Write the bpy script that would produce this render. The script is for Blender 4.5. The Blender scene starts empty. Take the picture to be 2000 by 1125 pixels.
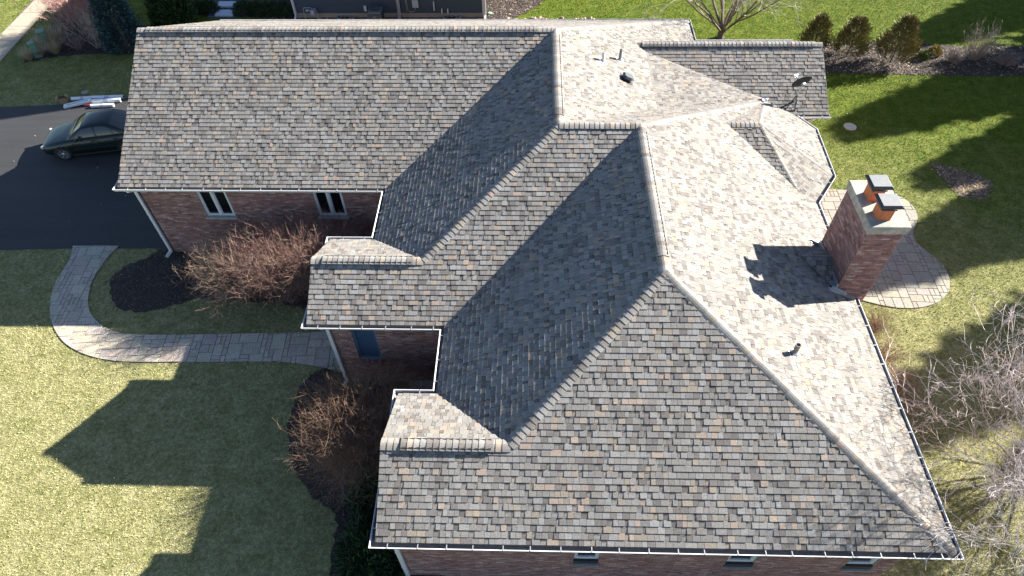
import bpy, math, random
import numpy as np
from mathutils import Vector
rnd = random.Random(7)
nrg = np.random.default_rng(11)
SC = bpy.context.scene
COL = SC.collection
K = 1.08                      # metres per survey unit
GZ = 5.85                     # ground lies 5.85 units below the main ridges
rad = math.radians

# ------------------------------------------------------------------ camera
CP, CY, CR, CF = 0.8736, -0.0396, -0.0211, 1283.0
CAM = np.array([-0.7763*K, -19.5496*K, (10.6247+GZ)*K])
_F = np.array([math.sin(CY)*math.cos(CP), math.cos(CY)*math.cos(CP), -math.sin(CP)])
_R = np.array([math.cos(CY), -math.sin(CY), 0.0]); _U = np.cross(_R, _F)
CRV = math.cos(CR)*_R+math.sin(CR)*_U; CUV = -math.sin(CR)*_R+math.cos(CR)*_U
cam_d = bpy.data.cameras.new('camera'); cam = bpy.data.objects.new('camera', cam_d); COL.objects.link(cam)
cam_d.sensor_width = 36; cam_d.lens = CF/2000*36; cam_d.clip_end = 900; cam_d.clip_start = .3
from mathutils import Matrix
cam.matrix_world = Matrix(((CRV[0], CUV[0], -_F[0], CAM[0]), (CRV[1], CUV[1], -_F[1], CAM[1]), (CRV[2], CUV[2], -_F[2], CAM[2]), (0, 0, 0, 1)))
SC.camera = cam
SC.render.resolution_x, SC.render.resolution_y = 1024, 576

# ------------------------------------------------------------------ light
TO_SUN = np.array([0.90, 0.42, 0.480]); TO_SUN /= np.linalg.norm(TO_SUN)
EL = math.asin(TO_SUN[2]); AZ = math.atan2(TO_SUN[0], TO_SUN[1])
w = bpy.data.worlds.new('World'); SC.world = w; w.use_nodes = True
nt = w.node_tree; bg = nt.nodes['Background']
sky = nt.nodes.new('ShaderNodeTexSky'); sky.sky_type = 'NISHITA'; sky.sun_disc = False
sky.sun_elevation = EL; sky.sun_rotation = AZ; sky.air_density = .8; sky.dust_density = .5; sky.altitude = 500
nt.links.new(sky.outputs[0], bg.inputs[0]); bg.inputs[1].default_value = 0.056
sl = bpy.data.lights.new('sun', 'SUN'); sl.energy = 5.0; sl.angle = rad(.5); sl.color = (1, .94, .85)
so = bpy.data.objects.new('sun', sl); COL.objects.link(so)
so.rotation_euler = Vector(-TO_SUN).to_track_quat('-Z', 'Y').to_euler()
SC.view_settings.view_transform = 'Standard'; SC.view_settings.look = 'None'
SC.view_settings.exposure = 2.18; SC.view_settings.gamma = 1
SC.view_settings.use_curve_mapping = False

# ------------------------------------------------------------------ helpers
def at(px, py, z=0.0):
    """point of the photograph (2000 px wide) carried onto the level z"""
    v = _F+CRV*(px-1000)/CF-CUV*(py-562.5)/CF
    return CAM+v*((z-CAM[2])/v[2])
def P2(pts, z=0.0): return [tuple(at(x, y, z)[:2]) for x, y in pts]
def smooth(pts, it=3, wob=0.0, seed=1):
    """round the corners of an outline, optionally with a slightly ragged edge"""
    for _ in range(it):
        out = []
        for i in range(len(pts)):
            a, c = pts[i], pts[(i+1) % len(pts)]; out += [(.75*a[0]+.25*c[0], .75*a[1]+.25*c[1]), (.25*a[0]+.75*c[0], .25*a[1]+.75*c[1])]
        pts = out
    if wob:
        r = random.Random(seed); out = []
        for i in range(len(pts)):
            a, c = pts[i], pts[(i+1) % len(pts)]; m_ = max(1, int(math.dist(a, c)/.12))
            if m_ > 60: m_ = 1
            for k in range(m_): f = k/m_; out.append((a[0]+(c[0]-a[0])*f+r.gauss(0, wob), a[1]+(c[1]-a[1])*f+r.gauss(0, wob)))
        pts = out
    return pts
def V(x, y, z): return np.array([x*K, y*K, (z+GZ)*K])

class MB:
    def __init__(s): s.v = []; s.f = []; s.c = []; s.m = []
    def face(s, idx, col=(1, 1, 1), m=0): s.f.append(idx); s.c.append(col); s.m.append(m)
    def poly(s, pts, col=(1, 1, 1), m=0):
        n = len(s.v); s.v += [tuple(map(float, p)) for p in pts]; s.face(tuple(range(n, n+len(pts))), col, m)
    def box(s, c, h, col=(1, 1, 1), R=None, m=0, bevel=0):
        c = np.array(c, float); n = len(s.v)
        for i in range(8):
            d = np.array([(h[0] if i & 1 else -h[0]), (h[1] if i & 2 else -h[1]), (h[2] if i & 4 else -h[2])], float)
            s.v.append(tuple(c+(R@d if R is not None else d)))
        for q in ((0, 2, 3, 1), (4, 5, 7, 6), (0, 1, 5, 4), (2, 6, 7, 3), (0, 4, 6, 2), (1, 3, 7, 5)):
            s.face(tuple(n+i for i in q), col, m)
    def tube(s, pts, rs, k=6, col=(1, 1, 1), cap=True, m=0):
        pts = [(float(p[0]), float(p[1]), float(p[2])) for p in pts]; n0 = len(s.v); np_ = len(pts); ux, uy, uz = .13, .27, .95
        cs = [(math.cos(2*math.pi*j/k), math.sin(2*math.pi*j/k)) for j in range(k)]
        for i, p in enumerate(pts):
            q1 = pts[min(i+1, np_-1)]; q0 = pts[max(i-1, 0)]; x, y, z = q1[0]-q0[0], q1[1]-q0[1], q1[2]-q0[2]; l = math.sqrt(x*x+y*y+z*z)+1e-9; x /= l; y /= l; z /= l
            ax, ay, az = y*uz-z*uy, z*ux-x*uz, x*uy-y*ux; l = math.sqrt(ax*ax+ay*ay+az*az)
            if l < .05: ax, ay, az = 0.0, z, -y; l = math.sqrt(ay*ay+az*az)+1e-9
            ax /= l; ay /= l; az /= l; bx, by, bz = y*az-z*ay, z*ax-x*az, x*ay-y*ax; r = rs[i] if hasattr(rs, '__len__') else rs
            for c, w_ in cs: s.v.append((p[0]+r*(c*ax+w_*bx), p[1]+r*(c*ay+w_*by), p[2]+r*(c*az+w_*bz)))
        for i in range(np_-1):
            a0 = n0+i*k
            for j in range(k):
                l = (j+1) % k; s.f.append((a0+j, a0+l, a0+k+l, a0+k+j))
        nf = (np_-1)*k; s.c += [col]*nf; s.m += [m]*nf
        if cap:
            s.face(tuple(n0+j for j in range(k))[::-1], col, m); e = n0+(np_-1)*k; s.face(tuple(e+j for j in range(k)), col, m)
    def lathe(s, c, prof, k=20, col=(1, 1, 1), R=None, m=0):
        n0 = len(s.v); c = np.array(c, float)
        for r, z in prof:
            for j in range(k):
                t = 2*math.pi*j/k; d = np.array([r*math.cos(t), r*math.sin(t), z]); s.v.append(tuple(c+(R@d if R is not None else d)))
        for i in range(len(prof)-1):
            for j in range(k): s.face((n0+i*k+j, n0+i*k+(j+1) % k, n0+(i+1)*k+(j+1) % k, n0+(i+1)*k+j), col, m)
        s.face(tuple(n0+j for j in range(k))[::-1], col, m); e = n0+(len(prof)-1)*k; s.face(tuple(e+j for j in range(k)), col, m)
    def mesh(s, name, mats, smooth=False):
        me = bpy.data.meshes.new(name); me.from_pydata(s.v, [], s.f)
        for m in (mats if isinstance(mats, (list, tuple)) else [mats]): me.materials.append(m)
        if any(s.m): me.polygons.foreach_set('material_index', s.m)
        ca = me.color_attributes.new('tone', 'FLOAT_COLOR', 'CORNER')
        cnt = np.array([len(f) for f in s.f]); arr = np.repeat(np.array([(c[0], c[1], c[2], 1.0) for c in s.c], dtype=np.float32).reshape(-1, 4), cnt, axis=0)
        ca.data.foreach_set('color', arr.ravel())
        if smooth: me.polygons.foreach_set('use_smooth', [True]*len(me.polygons))
        me.update(); return me
    def build(s, name, mats, parent=None, smooth=False, kind=None, bev=0, seg=2, loc=None):
        o = bpy.data.objects.new(name, s.mesh(name, mats, smooth)); COL.objects.link(o)
        if loc is not None: o.location = loc
        if parent is not None: o.parent = parent
        if kind: o['kind'] = kind
        if bev:
            b = o.modifiers.new('bevel', 'BEVEL'); b.width = bev; b.segments = seg; b.limit_method = 'ANGLE'; b.angle_limit = rad(40)
        return o
def tag(o, label=None, cat=None, group=None, kind=None):
    if label: o['label'] = label
    if cat: o['category'] = cat
    if group: o['group'] = group
    if kind: o['kind'] = kind
    return o
def empty(name, loc=(0, 0, 0), label=None, cat=None, group=None, rz=0):
    o = bpy.data.objects.new(name, None); COL.objects.link(o); o.location = loc; o.rotation_euler = (0, 0, rz); o.empty_display_size = .2
    return tag(o, label, cat, group)
def unparent_offset(parent): return -np.array(parent.location)
def clip(poly, rect):
    """clip polygon (list of 2-D points) by rectangle u0,u1,v0,v1"""
    for ax, lim, sg in ((0, rect[0], 1), (0, rect[1], -1), (1, rect[2], 1), (1, rect[3], -1)):
        out = []; n = len(poly)
        for i in range(n):
            a = poly[i]; b = poly[(i+1) % n]; da = sg*(a[ax]-lim); db = sg*(b[ax]-lim)
            if da >= 0: out.append(a)
            if (da > 0 > db) or (da < 0 < db):
                t = da/(da-db); out.append((a[0]+t*(b[0]-a[0]), a[1]+t*(b[1]-a[1])))
        poly = out
        if len(poly) < 3: return []
    res = []
    for q in poly:
        if not res or abs(q[0]-res[-1][0])+abs(q[1]-res[-1][1]) > 1e-5: res.append(q)
    if len(res) > 2 and abs(res[0][0]-res[-1][0])+abs(res[0][1]-res[-1][1]) < 1e-5: res.pop()
    return res if len(res) > 2 else []
def parea(p): return .5*abs(sum(p[i][0]*p[(i+1) % len(p)][1]-p[(i+1) % len(p)][0]*p[i][1] for i in range(len(p))))

# ------------------------------------------------------------------ materials
def new_mat(name):
    m = bpy.data.materials.new(name); m.use_nodes = True; nt = m.node_tree; b = nt.nodes['Principled BSDF']; return m, nt, b
def N(nt, t, **kw):
    n = nt.nodes.new(t)
    for k, v in kw.items():
        if k in n.inputs: n.inputs[k].default_value = v
        else: setattr(n, k, v)
    return n
def mixc(nt, fac, a, b, typ='MIX'):
    n = nt.nodes.new('ShaderNodeMix'); n.data_type = 'RGBA'; n.blend_type = typ
    for sock, v in ((n.inputs[0], fac), (n.inputs[6], a), (n.inputs[7], b)):
        if hasattr(v, 'links'): nt.links.new(v, sock)
        elif isinstance(v, (int, float)): sock.default_value = v
        else: sock.default_value = (*v, 1) if len(v) == 3 else v
    return n.outputs[2]
def noise(nt, scale, detail=3, rough=.6, vec=None):
    n = N(nt, 'ShaderNodeTexNoise', Scale=scale, Detail=detail, Roughness=rough)
    if vec is None:
        tc = nt.nodes.new('ShaderNodeNewGeometry'); vec = tc.outputs['Position']
    nt.links.new(vec, n.inputs['Vector']); return n.outputs['Fac']
def ramp(nt, fac, lo, hi, a=(0, 0, 0), b=(1, 1, 1)):
    r = nt.nodes.new('ShaderNodeValToRGB'); r.color_ramp.elements[0].position = lo; r.color_ramp.elements[1].position = hi
    r.color_ramp.elements[0].color = (*a, 1); r.color_ramp.elements[1].color = (*b, 1); nt.links.new(fac, r.inputs[0]); return r.outputs[0]
def bump(nt, b, h, strength=.4, dist=.01):
    n = N(nt, 'ShaderNodeBump', Strength=strength, Distance=dist); nt.links.new(h, n.inputs['Height']); nt.links.new(n.outputs[0], b.inputs['Normal'])
def tone_mat(name, rough=.85, mult=(1, 1, 1), grain=40, gamt=.35, stain=1.2, stamt=.25, bs=.3, bd=.004, spec=.3):
    """colour carried by the piece itself, with grain and soft staining"""
    m, nt, b = new_mat(name); a = N(nt, 'ShaderNodeVertexColor', layer_name='tone')
    c = mixc(nt, 1.0, a.outputs[0], mult, 'MULTIPLY')
    g = noise(nt, grain, 3, .7); c = mixc(nt, gamt, c, ramp(nt, g, .3, .7), 'OVERLAY')
    s = noise(nt, stain, 4, .6); c = mixc(nt, stamt, c, ramp(nt, s, .3, .75, (.45, .45, .45), (1, 1, 1)), 'MULTIPLY')
    nt.links.new(c, b.inputs['Base Color']); b.inputs['Roughness'].default_value = rough; b.inputs['Specular IOR Level'].default_value = spec
    if bs: bump(nt, b, g, bs, bd)
    return m
def plain(name, col, rough=.5, metal=0, gr=None, amt=.15, spec=.5, bs=0, coat=0):
    m, nt, b = new_mat(name); b.inputs['Roughness'].default_value = rough; b.inputs['Metallic'].default_value = metal; b.inputs['Specular IOR Level'].default_value = spec
    b.inputs['Base Color'].default_value = (*col, 1); b.inputs['Coat Weight'].default_value = coat
    if gr:
        g = noise(nt, gr, 4, .6); c = mixc(nt, amt, col, ramp(nt, g, .3, .7, (.25, .25, .25), (1, 1, 1)), 'MULTIPLY'); nt.links.new(c, b.inputs['Base Color'])
        if bs: bump(nt, b, g, bs, .01)
    return m
M = {}
M['shingle'] = tone_mat('shingle', .95, grain=38, gamt=.30, stain=.55, stamt=.24, bs=.5, bd=.004, spec=.15)
M['brick'] = tone_mat('brick', .9, grain=30, gamt=.35, stain=1.1, stamt=.3, bs=.5, bd=.004)
M['stone'] = tone_mat('stamped_stone', .8, grain=22, gamt=.3, stain=2.2, stamt=.35, bs=.45, bd=.01)
M['leaf'] = tone_mat('leaf', .7, grain=60, gamt=.1, stain=3, stamt=.2, bs=0)
M['twig'] = tone_mat('twig', .8, grain=50, gamt=.25, stain=5, stamt=.2, bs=0)
M['mortar'] = plain('mortar', (.31, .28, .255), .95, gr=25, amt=.3, bs=.3)
M['white'] = plain('white_aluminium', (.62, .62, .62), .4, gr=6, amt=.12)
M['shade_debris'] = plain('gutter_lining', (.15, .155, .165), .6, gr=18, amt=.4)
M['flash'] = plain('flashing_metal', (.55, .56, .56), .35, metal=.6, gr=8, amt=.2)
M['deck'] = plain('roof_underlay', (.045, .045, .05), .95)
M['dark'] = plain('dark_metal', (.025, .027, .03), .45, gr=10, amt=.2)
M['glass'] = plain('window_glass', (.006, .007, .009), .06, spec=.8)
M['frame'] = plain('window_frame_paint', (.62, .63, .64), .5, gr=12, amt=.15)
M['shade'] = plain('blue_grey_blind', (.10, .17, .26), .6, gr=3, amt=.25)
M['concrete'] = plain('concrete', (.42, .41, .38), .9, gr=7, amt=.35, bs=.3)
M['crown'] = None
M['galv'] = plain('galvanised_sheet', (.17, .175, .18), .5, metal=.1, gr=9, amt=.25)
M['clay'] = plain('orange_clay', (.50, .15, .055), .75, gr=14, amt=.3)
M['pipe'] = plain('weathered_vent_pipe', (.22, .21, .19), .6, gr=18, amt=.4)

m, nt, b = new_mat('chimney_crown_concrete')
g = noise(nt, 6, 5, .7); g2 = noise(nt, 2.2, 4, .6)
c = mixc(nt, ramp(nt, g, .35, .65), (.26, .24, .19), (.46, .41, .33)); c = mixc(nt, ramp(nt, g2, .52, .66), c, (.24, .25, .22))
nt.links.new(c, b.inputs['Base Color']); b.inputs['Roughness'].default_value = .95; bump(nt, b, g, .6, .02); M['crown'] = m

def lawn_colour(nt, fine=True):
    geo = nt.nodes.new('ShaderNodeNewGeometry'); sx = nt.nodes.new('ShaderNodeSeparateXYZ'); nt.links.new(geo.outputs['Position'], sx.inputs[0])
    def mad(a, m_, c_):
        n = nt.nodes.new('ShaderNodeMath'); n.operation = 'MULTIPLY_ADD'; nt.links.new(a, n.inputs[0]); n.inputs[1].default_value = m_
        if hasattr(c_, 'links'): nt.links.new(c_, n.inputs[2])
        else: n.inputs[2].default_value = c_
        return n.outputs[0]
    big = noise(nt, .28, 4, .6, geo.outputs['Position']); mid = noise(nt, 1.9, 4, .65, geo.outputs['Position']); fi = noise(nt, 22, 3, .75, geo.outputs['Position'])
    f = mad(sx.outputs[1], -.07, .12); f = mad(sx.outputs[0], -.022, f); f = mad(big, .55, f); f = mad(mid, .35, f)
    cl = nt.nodes.new('ShaderNodeClamp'); nt.links.new(f, cl.inputs[0])
    green = mixc(nt, ramp(nt, mid, .35, .65), (.085, .135, .010), (.165, .205, .028))
    straw = mixc(nt, ramp(nt, mid, .35, .68), (.262, .262, .118), (.41, .385, .215))
    c = mixc(nt, cl.outputs[0], green, straw)
    c = mixc(nt, .45, c, ramp(nt, fi, .3, .7, (.25, .25, .22), (.85, .85, .8)), 'OVERLAY')
    cl2 = noise(nt, 8, 3, .7, geo.outputs['Position']); c = mixc(nt, .55, c, ramp(nt, cl2, .36, .64, (.26, .27, .22), (.78, .77, .74)), 'OVERLAY')
    return c, fi, mid
m, nt, b = new_mat('lawn'); c, fi, mid = lawn_colour(nt); 
c = mixc(nt, 1, c, (.62, .62, .6), 'MULTIPLY')
nt.links.new(c, b.inputs['Base Color']); b.inputs['Roughness'].default_value = .95; b.inputs['Specular IOR Level'].default_value = .1; bump(nt, b, fi, .8, .05); M['lawn'] = m
m, nt, b = new_mat('grass_blade'); c, fi, mid = lawn_colour(nt)
nt.links.new(c, b.inputs['Base Color']); b.inputs['Roughness'].default_value = .7; b.inputs['Specular IOR Level'].default_value = .2; M['blade'] = m

m, nt, b = new_mat('asphalt'); g = noise(nt, 90, 2, .7); g2 = noise(nt, .5, 4, .6)
c = mixc(nt, ramp(nt, g, .35, .7), (.017, .018, .020), (.046, .046, .050)); c = mixc(nt, .35, c, ramp(nt, g2, .3, .7, (.5, .5, .5), (1, 1, 1)), 'MULTIPLY')
gg = nt.nodes.new('ShaderNodeNewGeometry'); mp = nt.nodes.new('ShaderNodeMapping'); mp.inputs['Scale'].default_value = (.12, 2.2, 1); nt.links.new(gg.outputs['Position'], mp.inputs[0])
g3 = noise(nt, 1.0, 4, .7, mp.outputs[0]); c = mixc(nt, .45, c, ramp(nt, g3, .35, .7, (.55, .55, .55), (1.25, 1.25, 1.25)), 'MULTIPLY')
nt.links.new(c, b.inputs['Base Color']); b.inputs['Roughness'].default_value = .75; bump(nt, b, g, .3, .004); M['asphalt'] = m
m, nt, b = new_mat('mulch'); g = noise(nt, 16, 5, .75); g2 = noise(nt, 1.5, 3, .6)
c = mixc(nt, ramp(nt, g, .4, .68), (.022, .017, .014), (.11, .085, .07)); c = mixc(nt, ramp(nt, g2, .4, .7), c, (.035, .027, .023))
nt.links.new(c, b.inputs['Base Color']); b.inputs['Roughness'].default_value = .95; bump(nt, b, g, 1, .05); M['mulch'] = m
M['joint'] = plain('stone_joint', (.10, .095, .085), .95, gr=20, amt=.3)
M['paver'] = plain('sidewalk_concrete', (.36, .31, .235), .9, gr=5, amt=.2, bs=.15)

# ------------------------------------------------------------------ ground
def sheet(name, pts, z, mat, kind='structure'):
    b = MB(); b.poly([(x, y, z) for x, y in pts]); return b.build(name, mat, kind=kind)
sheet('lawn', [(-220, -200), (240, -200), (240, 260), (-220, 260)], 0, M['lawn'])
drive = [(-60, -5.3), (-20.78, -4.62), (-18.4, -4.5), (-13.95, -4.45), (-13.95, 5.3), (-19.9, 5.25), (-22.6, 4.72), (-25.8, 4.5), (-60, 4.4)]
sheet('driveway', drive, .012, M['asphalt'])
WALK = P2([(143, 481), (143, 481.5), (141, 497), (130, 520), (112, 545), (100, 578), (97, 607), (103, 638), (122, 668), (152, 688), (188, 700), (232, 707), (300, 708), (380, 708), (520, 706), (590, 710), (655, 724), (690, 735), (690, 640), (645, 648), (560, 651), (480, 652), (380, 654), (300, 655), (250, 654), (222, 648), (195, 634), (177, 614), (171, 590), (177, 560), (193, 527), (214, 499), (233, 481), (234, 480.5)])
PATIO = P2([(1560, 371), (1660, 371), (1752, 381), (1777, 396), (1791, 416), (1792, 432), (1784, 448), (1783, 464), (1793, 480), (1815, 496), (1838, 515), (1852, 535), (1856, 556), (1850, 576), (1833, 591), (1805, 601), (1770, 604), (1735, 600), (1700, 592), (1640, 575)])
WALK = smooth(WALK, 2); PATIO = smooth(PATIO, 2)
sheet('front_walk', WALK, .02, M['joint']); sheet('patio', PATIO, .02, M['joint'])
def ashlar(outline, cell, seed, ang=0.0):
    """slate-pattern stones: rectangles of whole cells packed on a grid, clipped to the outline"""
    r = random.Random(seed); ca, sa = math.cos(ang), math.sin(ang)
    loc = [(x*ca+y*sa, -x*sa+y*ca) for x, y in outline]
    u0 = min(p[0] for p in loc); v0 = min(p[1] for p in loc); nu = int((max(p[0] for p in loc)-u0)/cell)+2; nv = int((max(p[1] for p in loc)-v0)/cell)+2
    used = set(); out = []
    for j in range(nv):
        for i in range(nu):
            if (i, j) in used: continue
            for w_, h_ in r.sample([(4, 3), (3, 3), (3, 2), (2, 2), (2, 3), (4, 2), (3, 4), (1, 2), (2, 1)], 9)+[(1, 1)]:
                if all((i+a, j+b_) not in used for a in range(w_) for b_ in range(h_)): break
            for a in range(w_):
                for b_ in range(h_): used.add((i+a, j+b_))
            g = .008; q = clip(loc, (u0+i*cell+g, u0+(i+w_)*cell-g, v0+j*cell+g, v0+(j+h_)*cell-g))
            if q and parea(q) > .003: out.append([(x*ca-y*sa, x*sa+y*ca) for x, y in q])
    return out
def ccw(p):
    s = sum(p[i][0]*p[(i+1) % len(p)][1]-p[(i+1) % len(p)][0]*p[i][1] for i in range(len(p))); return p if s > 0 else p[::-1]
def slab_piece(b, poly, z0, z1, col, ch=.006):
    poly = ccw(poly); n = len(poly); cx = sum(p[0] for p in poly)/n; cy = sum(p[1] for p in poly)/n
    i0 = len(b.v)
    for x, y in poly: b.v.append((x, y, z0))
    for x, y in poly: b.v.append((x, y, z1-ch))
    for x, y in poly:
        d = math.hypot(x-cx, y-cy)+1e-6; b.v.append((x+(cx-x)/d*ch, y+(cy-y)/d*ch, z1))
    for k in range(2):
        for i in range(n): j = (i+1) % n; b.face((i0+k*n+i, i0+k*n+j, i0+(k+1)*n+j, i0+(k+1)*n+i), col)
    b.face(tuple(i0+2*n+i for i in range(n)), col)
def stones(parent, outline, cell, seed, ang, base, zt):
    ps = ashlar(outline, cell, seed, ang); ps.sort(key=lambda p: -parea(p)/((p[0][0]-CAM[0])**2+(p[0][1]-CAM[1])**2))
    rest = MB(); r = random.Random(seed)
    for i, p in enumerate(ps):
        t = .88+.2*r.random(); col = tuple(c_*t*(1+.05*r.uniform(-1, 1)) for c_ in base)
        if i < 300:
            b = MB(); slab_piece(b, p, .021, zt+r.uniform(-.002, .002), col); b.build('stone', M['stone'], parent)
        else: slab_piece(rest, p, .021, zt, col)
    if rest.f: rest.build('small_stones', M['stone'], parent, kind='stuff')
stones(bpy.data.objects['front_walk'], WALK, .155, 3, rad(4), (.42, .37, .305), .034)
stones(bpy.data.objects['patio'], PATIO, .155, 5, rad(-2), (.29, .265, .22), .034)
# city sidewalk
sw = sheet('sidewalk', [(-29.6, 30), (-29.3, 16), (-29.2, 14), (-29.0, 10.9), (-29.3, 5), (-27.3, 5), (-27.75, 8.6), (-28.1, 12), (-28.2, 16), (-28.4, 30)], .01, M['joint'])
def swx(y, right):   # edges of the walk in plan
    return (-27.55-.045*(y-6) if right else -29.02-.012*(y-10))
yy = 4.6
while yy < 24:
    b = MB(); slab_piece(b, [(swx(yy, 0), yy+.008), (swx(yy, 1), yy+.008), (swx(yy+1.45, 1), yy+1.44), (swx(yy+1.45, 0), yy+1.44)], .012, .045, (.9, .9, .9), .01)
    b.build('paving_slab', M['paver'], sw); yy += 1.45

def bed(name, px, z=.008): return sheet(name, smooth(P2(px), 2, .04, len(px)), z, M['mulch'])
bed('front_mulch_bed', [(213, 575), (216, 548), (230, 528), (255, 514), (300, 500), (335, 470), (420, 440), (760, 380), (760, 560), (620, 606), (545, 590), (495, 592), (450, 584), (400, 581), (350, 591), (308, 604), (268, 611), (233, 604)])
bed('corner_mulch_bed', [(655, 705), (600, 735), (574, 775), (562, 830), (566, 895), (588, 950), (628, 982), (655, 1000), (656, 1050), (640, 1125), (640, 1200), (900, 1200), (900, 700)])
bed('side_mulch_bed', [(44, 125), (62, 118), (128, 109), (185, 105), (262, 107), (330, 100), (330, 45), (285, 60), (215, 62), (190, 30), (170, -10), (100, -30), (112, 30), (95, 62), (58, 100)])
bed('neighbour_mulch_bed', [(350, 40), (395, 26), (480, 33), (520, 36), (590, 60), (950, 60), (985, 43), (1010, 33), (1040, 18), (1065, 0), (1075, -20), (300, -20), (330, 10)])
bed('rear_mulch_bed', [(1560, 92), (1610, 84), (1700, 83), (1790, 83), (1830, 89), (1900, 92), (2000, 90), (2300, 92), (2300, 152), (2000, 149), (1900, 149), (1800, 147), (1700, 144), (1560, 143)])
# bare patch worn into the lawn
SOIL = smooth(P2([(1822, 322), (1845, 326), (1870, 334), (1900, 343), (1922, 350), (1932, 366), (1915, 380), (1895, 386), (1872, 376), (1850, 356), (1832, 342)]), 2)

# ------------------------------------------------------------------ the house
house = empty('brick_house', (0, 0, 0), 'sprawling brick house with many hips and ridges of mottled grey and tan shingles', 'house')
D, WA, W1, W2, WS, WE = 2.6126, 4.6, 5.1045, 5.0311, 4.9668, 5.4238
xR2, yX, yS, yB = 2.1618, -4.96, -10.132, -9.730
Z0 = -D; xA, xB, xC = -13.36, -6.379, -3.783
yBr, yBn, zB = -8.243, -6.756, -1.797
yCs = yS-WS; yCr, yCn, zC = -13.402, -11.705, -1.7166
xBj = zB*W1/D; xCj = xR2-(-zC)*W2/D; xWw = xR2-W2; xE = xR2+WE
WN, WNy = 5.4157, 5.43
zP = -1.5196; yP = -2.032; zDr = -1.376; yDr = 1.528; sD = .5277; xDe = 9.19; yDe = -.816; yDn = 3.871
xDj = -zDr*WN/D
def ztri(p1, p2, p3):  # plane through 3 pts -> n,d with n.P=d
    p1, p2, p3 = map(np.array, (p1, p2, p3)); n = np.cross(p2-p1, p3-p1); return n, n@p1
def meet(a, b, c): return np.linalg.solve(np.array([a[0], b[0], c[0]]), np.array([a[1], b[1], c[1]]))
pE = (np.array([D/WE, 0, 1.0]), D/WE*xR2)
zb = -1.434; bA = (6.103, -2.92, zb); bW = (xR2+(-zb)*WE/D, -2.92, zb)
C3 = (xE, -5.07, Z0); C2 = (8.40, -3.90, Z0); C1 = (8.49, -1.61, Z0); C0 = (7.95, -.72, Z0)
sBay = .5206
pS = (np.array([0, -sBay, 1.0]), zb-sBay*bA[1]*1.0); pS = (np.array([0, -sBay, 1.0]), zb+sBay*2.92)
pN = (np.array([0, sBay, 1.0]), zb-sBay*2.92)
pSE = ztri(bA, C2, C3); pNE = ztri(bA, C1, C0)
eave = (np.array([0, 0, 1.0]), Z0); pDs = (np.array([0, -sD, 1.0]), zDr-sD*yDr)
qS = meet(pE, pSE, (np.array([1.0, 0, 0]), 7.02)); qN = meet(pE, pNE, pDs); qNe = meet(pNE, pDs, eave)
SLOPES = {
 'garage_south': [(xA, 0, 0), (xA, -WA, Z0), (-W1, -WA, Z0), (0, 0, 0)],
 'garage_north': [(xA, 0, 0), (0, 0, 0), (WN, WNy, Z0), (xA, WNy, Z0)],
 'main_west': [(0, 0, 0), (-W1, -WA, Z0), (-W1, yBn, Z0), (xBj, yBr, zB), (0, yX, 0)],
 'main_east': [(0, 0, 0), (0, yX, 0), (3.15, yP, zP), (3.15, yDr-(zDr-zP)/sD, zP), (xDj, yDr, zDr), (WN, yDn, Z0), (WN, WNy, Z0)],
 'low_east': [(3.15, yP, zP), (6.997, -.466, -2.329), (6.997, -.278, -2.329), (3.15, yDr-(zDr-zP)/sD, zP)],
 'north_hip': [(0, yX, 0), (xR2, yX, 0), (6.997, -.466, -2.329), (3.15, yP, zP)],
 'porch_south': [(xDj, yDr, zDr), (3.15, yDr-(zDr-zP)/sD, zP), (6.997, -.278, -2.329), (7.1, -.3745, -2.38), (xE, yDe, Z0), (xDe, yDe, Z0), (xDe, yDr, zDr)],
 'porch_north': [(xDj, yDr, zDr), (xDe, yDr, zDr), (xDe, yDn, Z0), (WN, yDn, Z0)],
 'middle_south': [(0, yX, 0), (xBj, yBr, zB), (xB, yBr, zB), (xB, yB, Z0), (xWw, yB, Z0), (xR2, yX, 0)],
 'middle_north': [(xB, yBn, Z0), (xB, yBr, zB), (xBj, yBr, zB), (-W1, yBn, Z0)],
 'front_west': [(xR2, yX, 0), (xR2, yS, 0), (xCj, yCr, zC), (xWw, yCn, Z0), (xWw, yB, Z0)],
 'front_north': [(xC, yCn, Z0), (xC, yCr, zC), (xCj, yCr, zC), (xWw, yCn, Z0)],
 'front_south': [(xR2, yS, 0), (xE, yCs, Z0), (xC, yCs, Z0), (xC, yCr, zC), (xCj, yCr, zC)],
 'front_east': [(xR2, yX, 0), (6.997, -.466, -2.329), (xE, yDe, Z0), (xE, yCs, Z0), (xR2, yS, 0)],
 'bay_south': [bW, bA, tuple(qS)], 'bay_south_east': [bA, C2, C3, tuple(qS)], 'bay_east': [bA, C1, C2],
 'bay_north_east': [bA, tuple(qN), tuple(qNe), C1], 'bay_north': [bA, bW, tuple(qN)],
}
PAL = [((0.225, 0.217, 0.204), 26), ((0.191, 0.182, 0.17), 26), ((0.215, 0.199, 0.18), 18), ((0.148, 0.136, 0.126), 15), ((0.289, 0.234, 0.191), 6), ((0.251, 0.217, 0.175), 6), ((0.243, 0.238, 0.228), 6)]
PW = [p[1] for p in PAL]
def shade(r, thin=False):
    c = r.choices(PAL, PW)[0][0]; t = r.uniform(.90, 1.09)*(.9 if thin else 1.0); return tuple(x*t for x in c)
PIECES = []   # (size in view, parent, mesh data) of shingles
EXPO = .143
BANDS = {}
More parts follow.
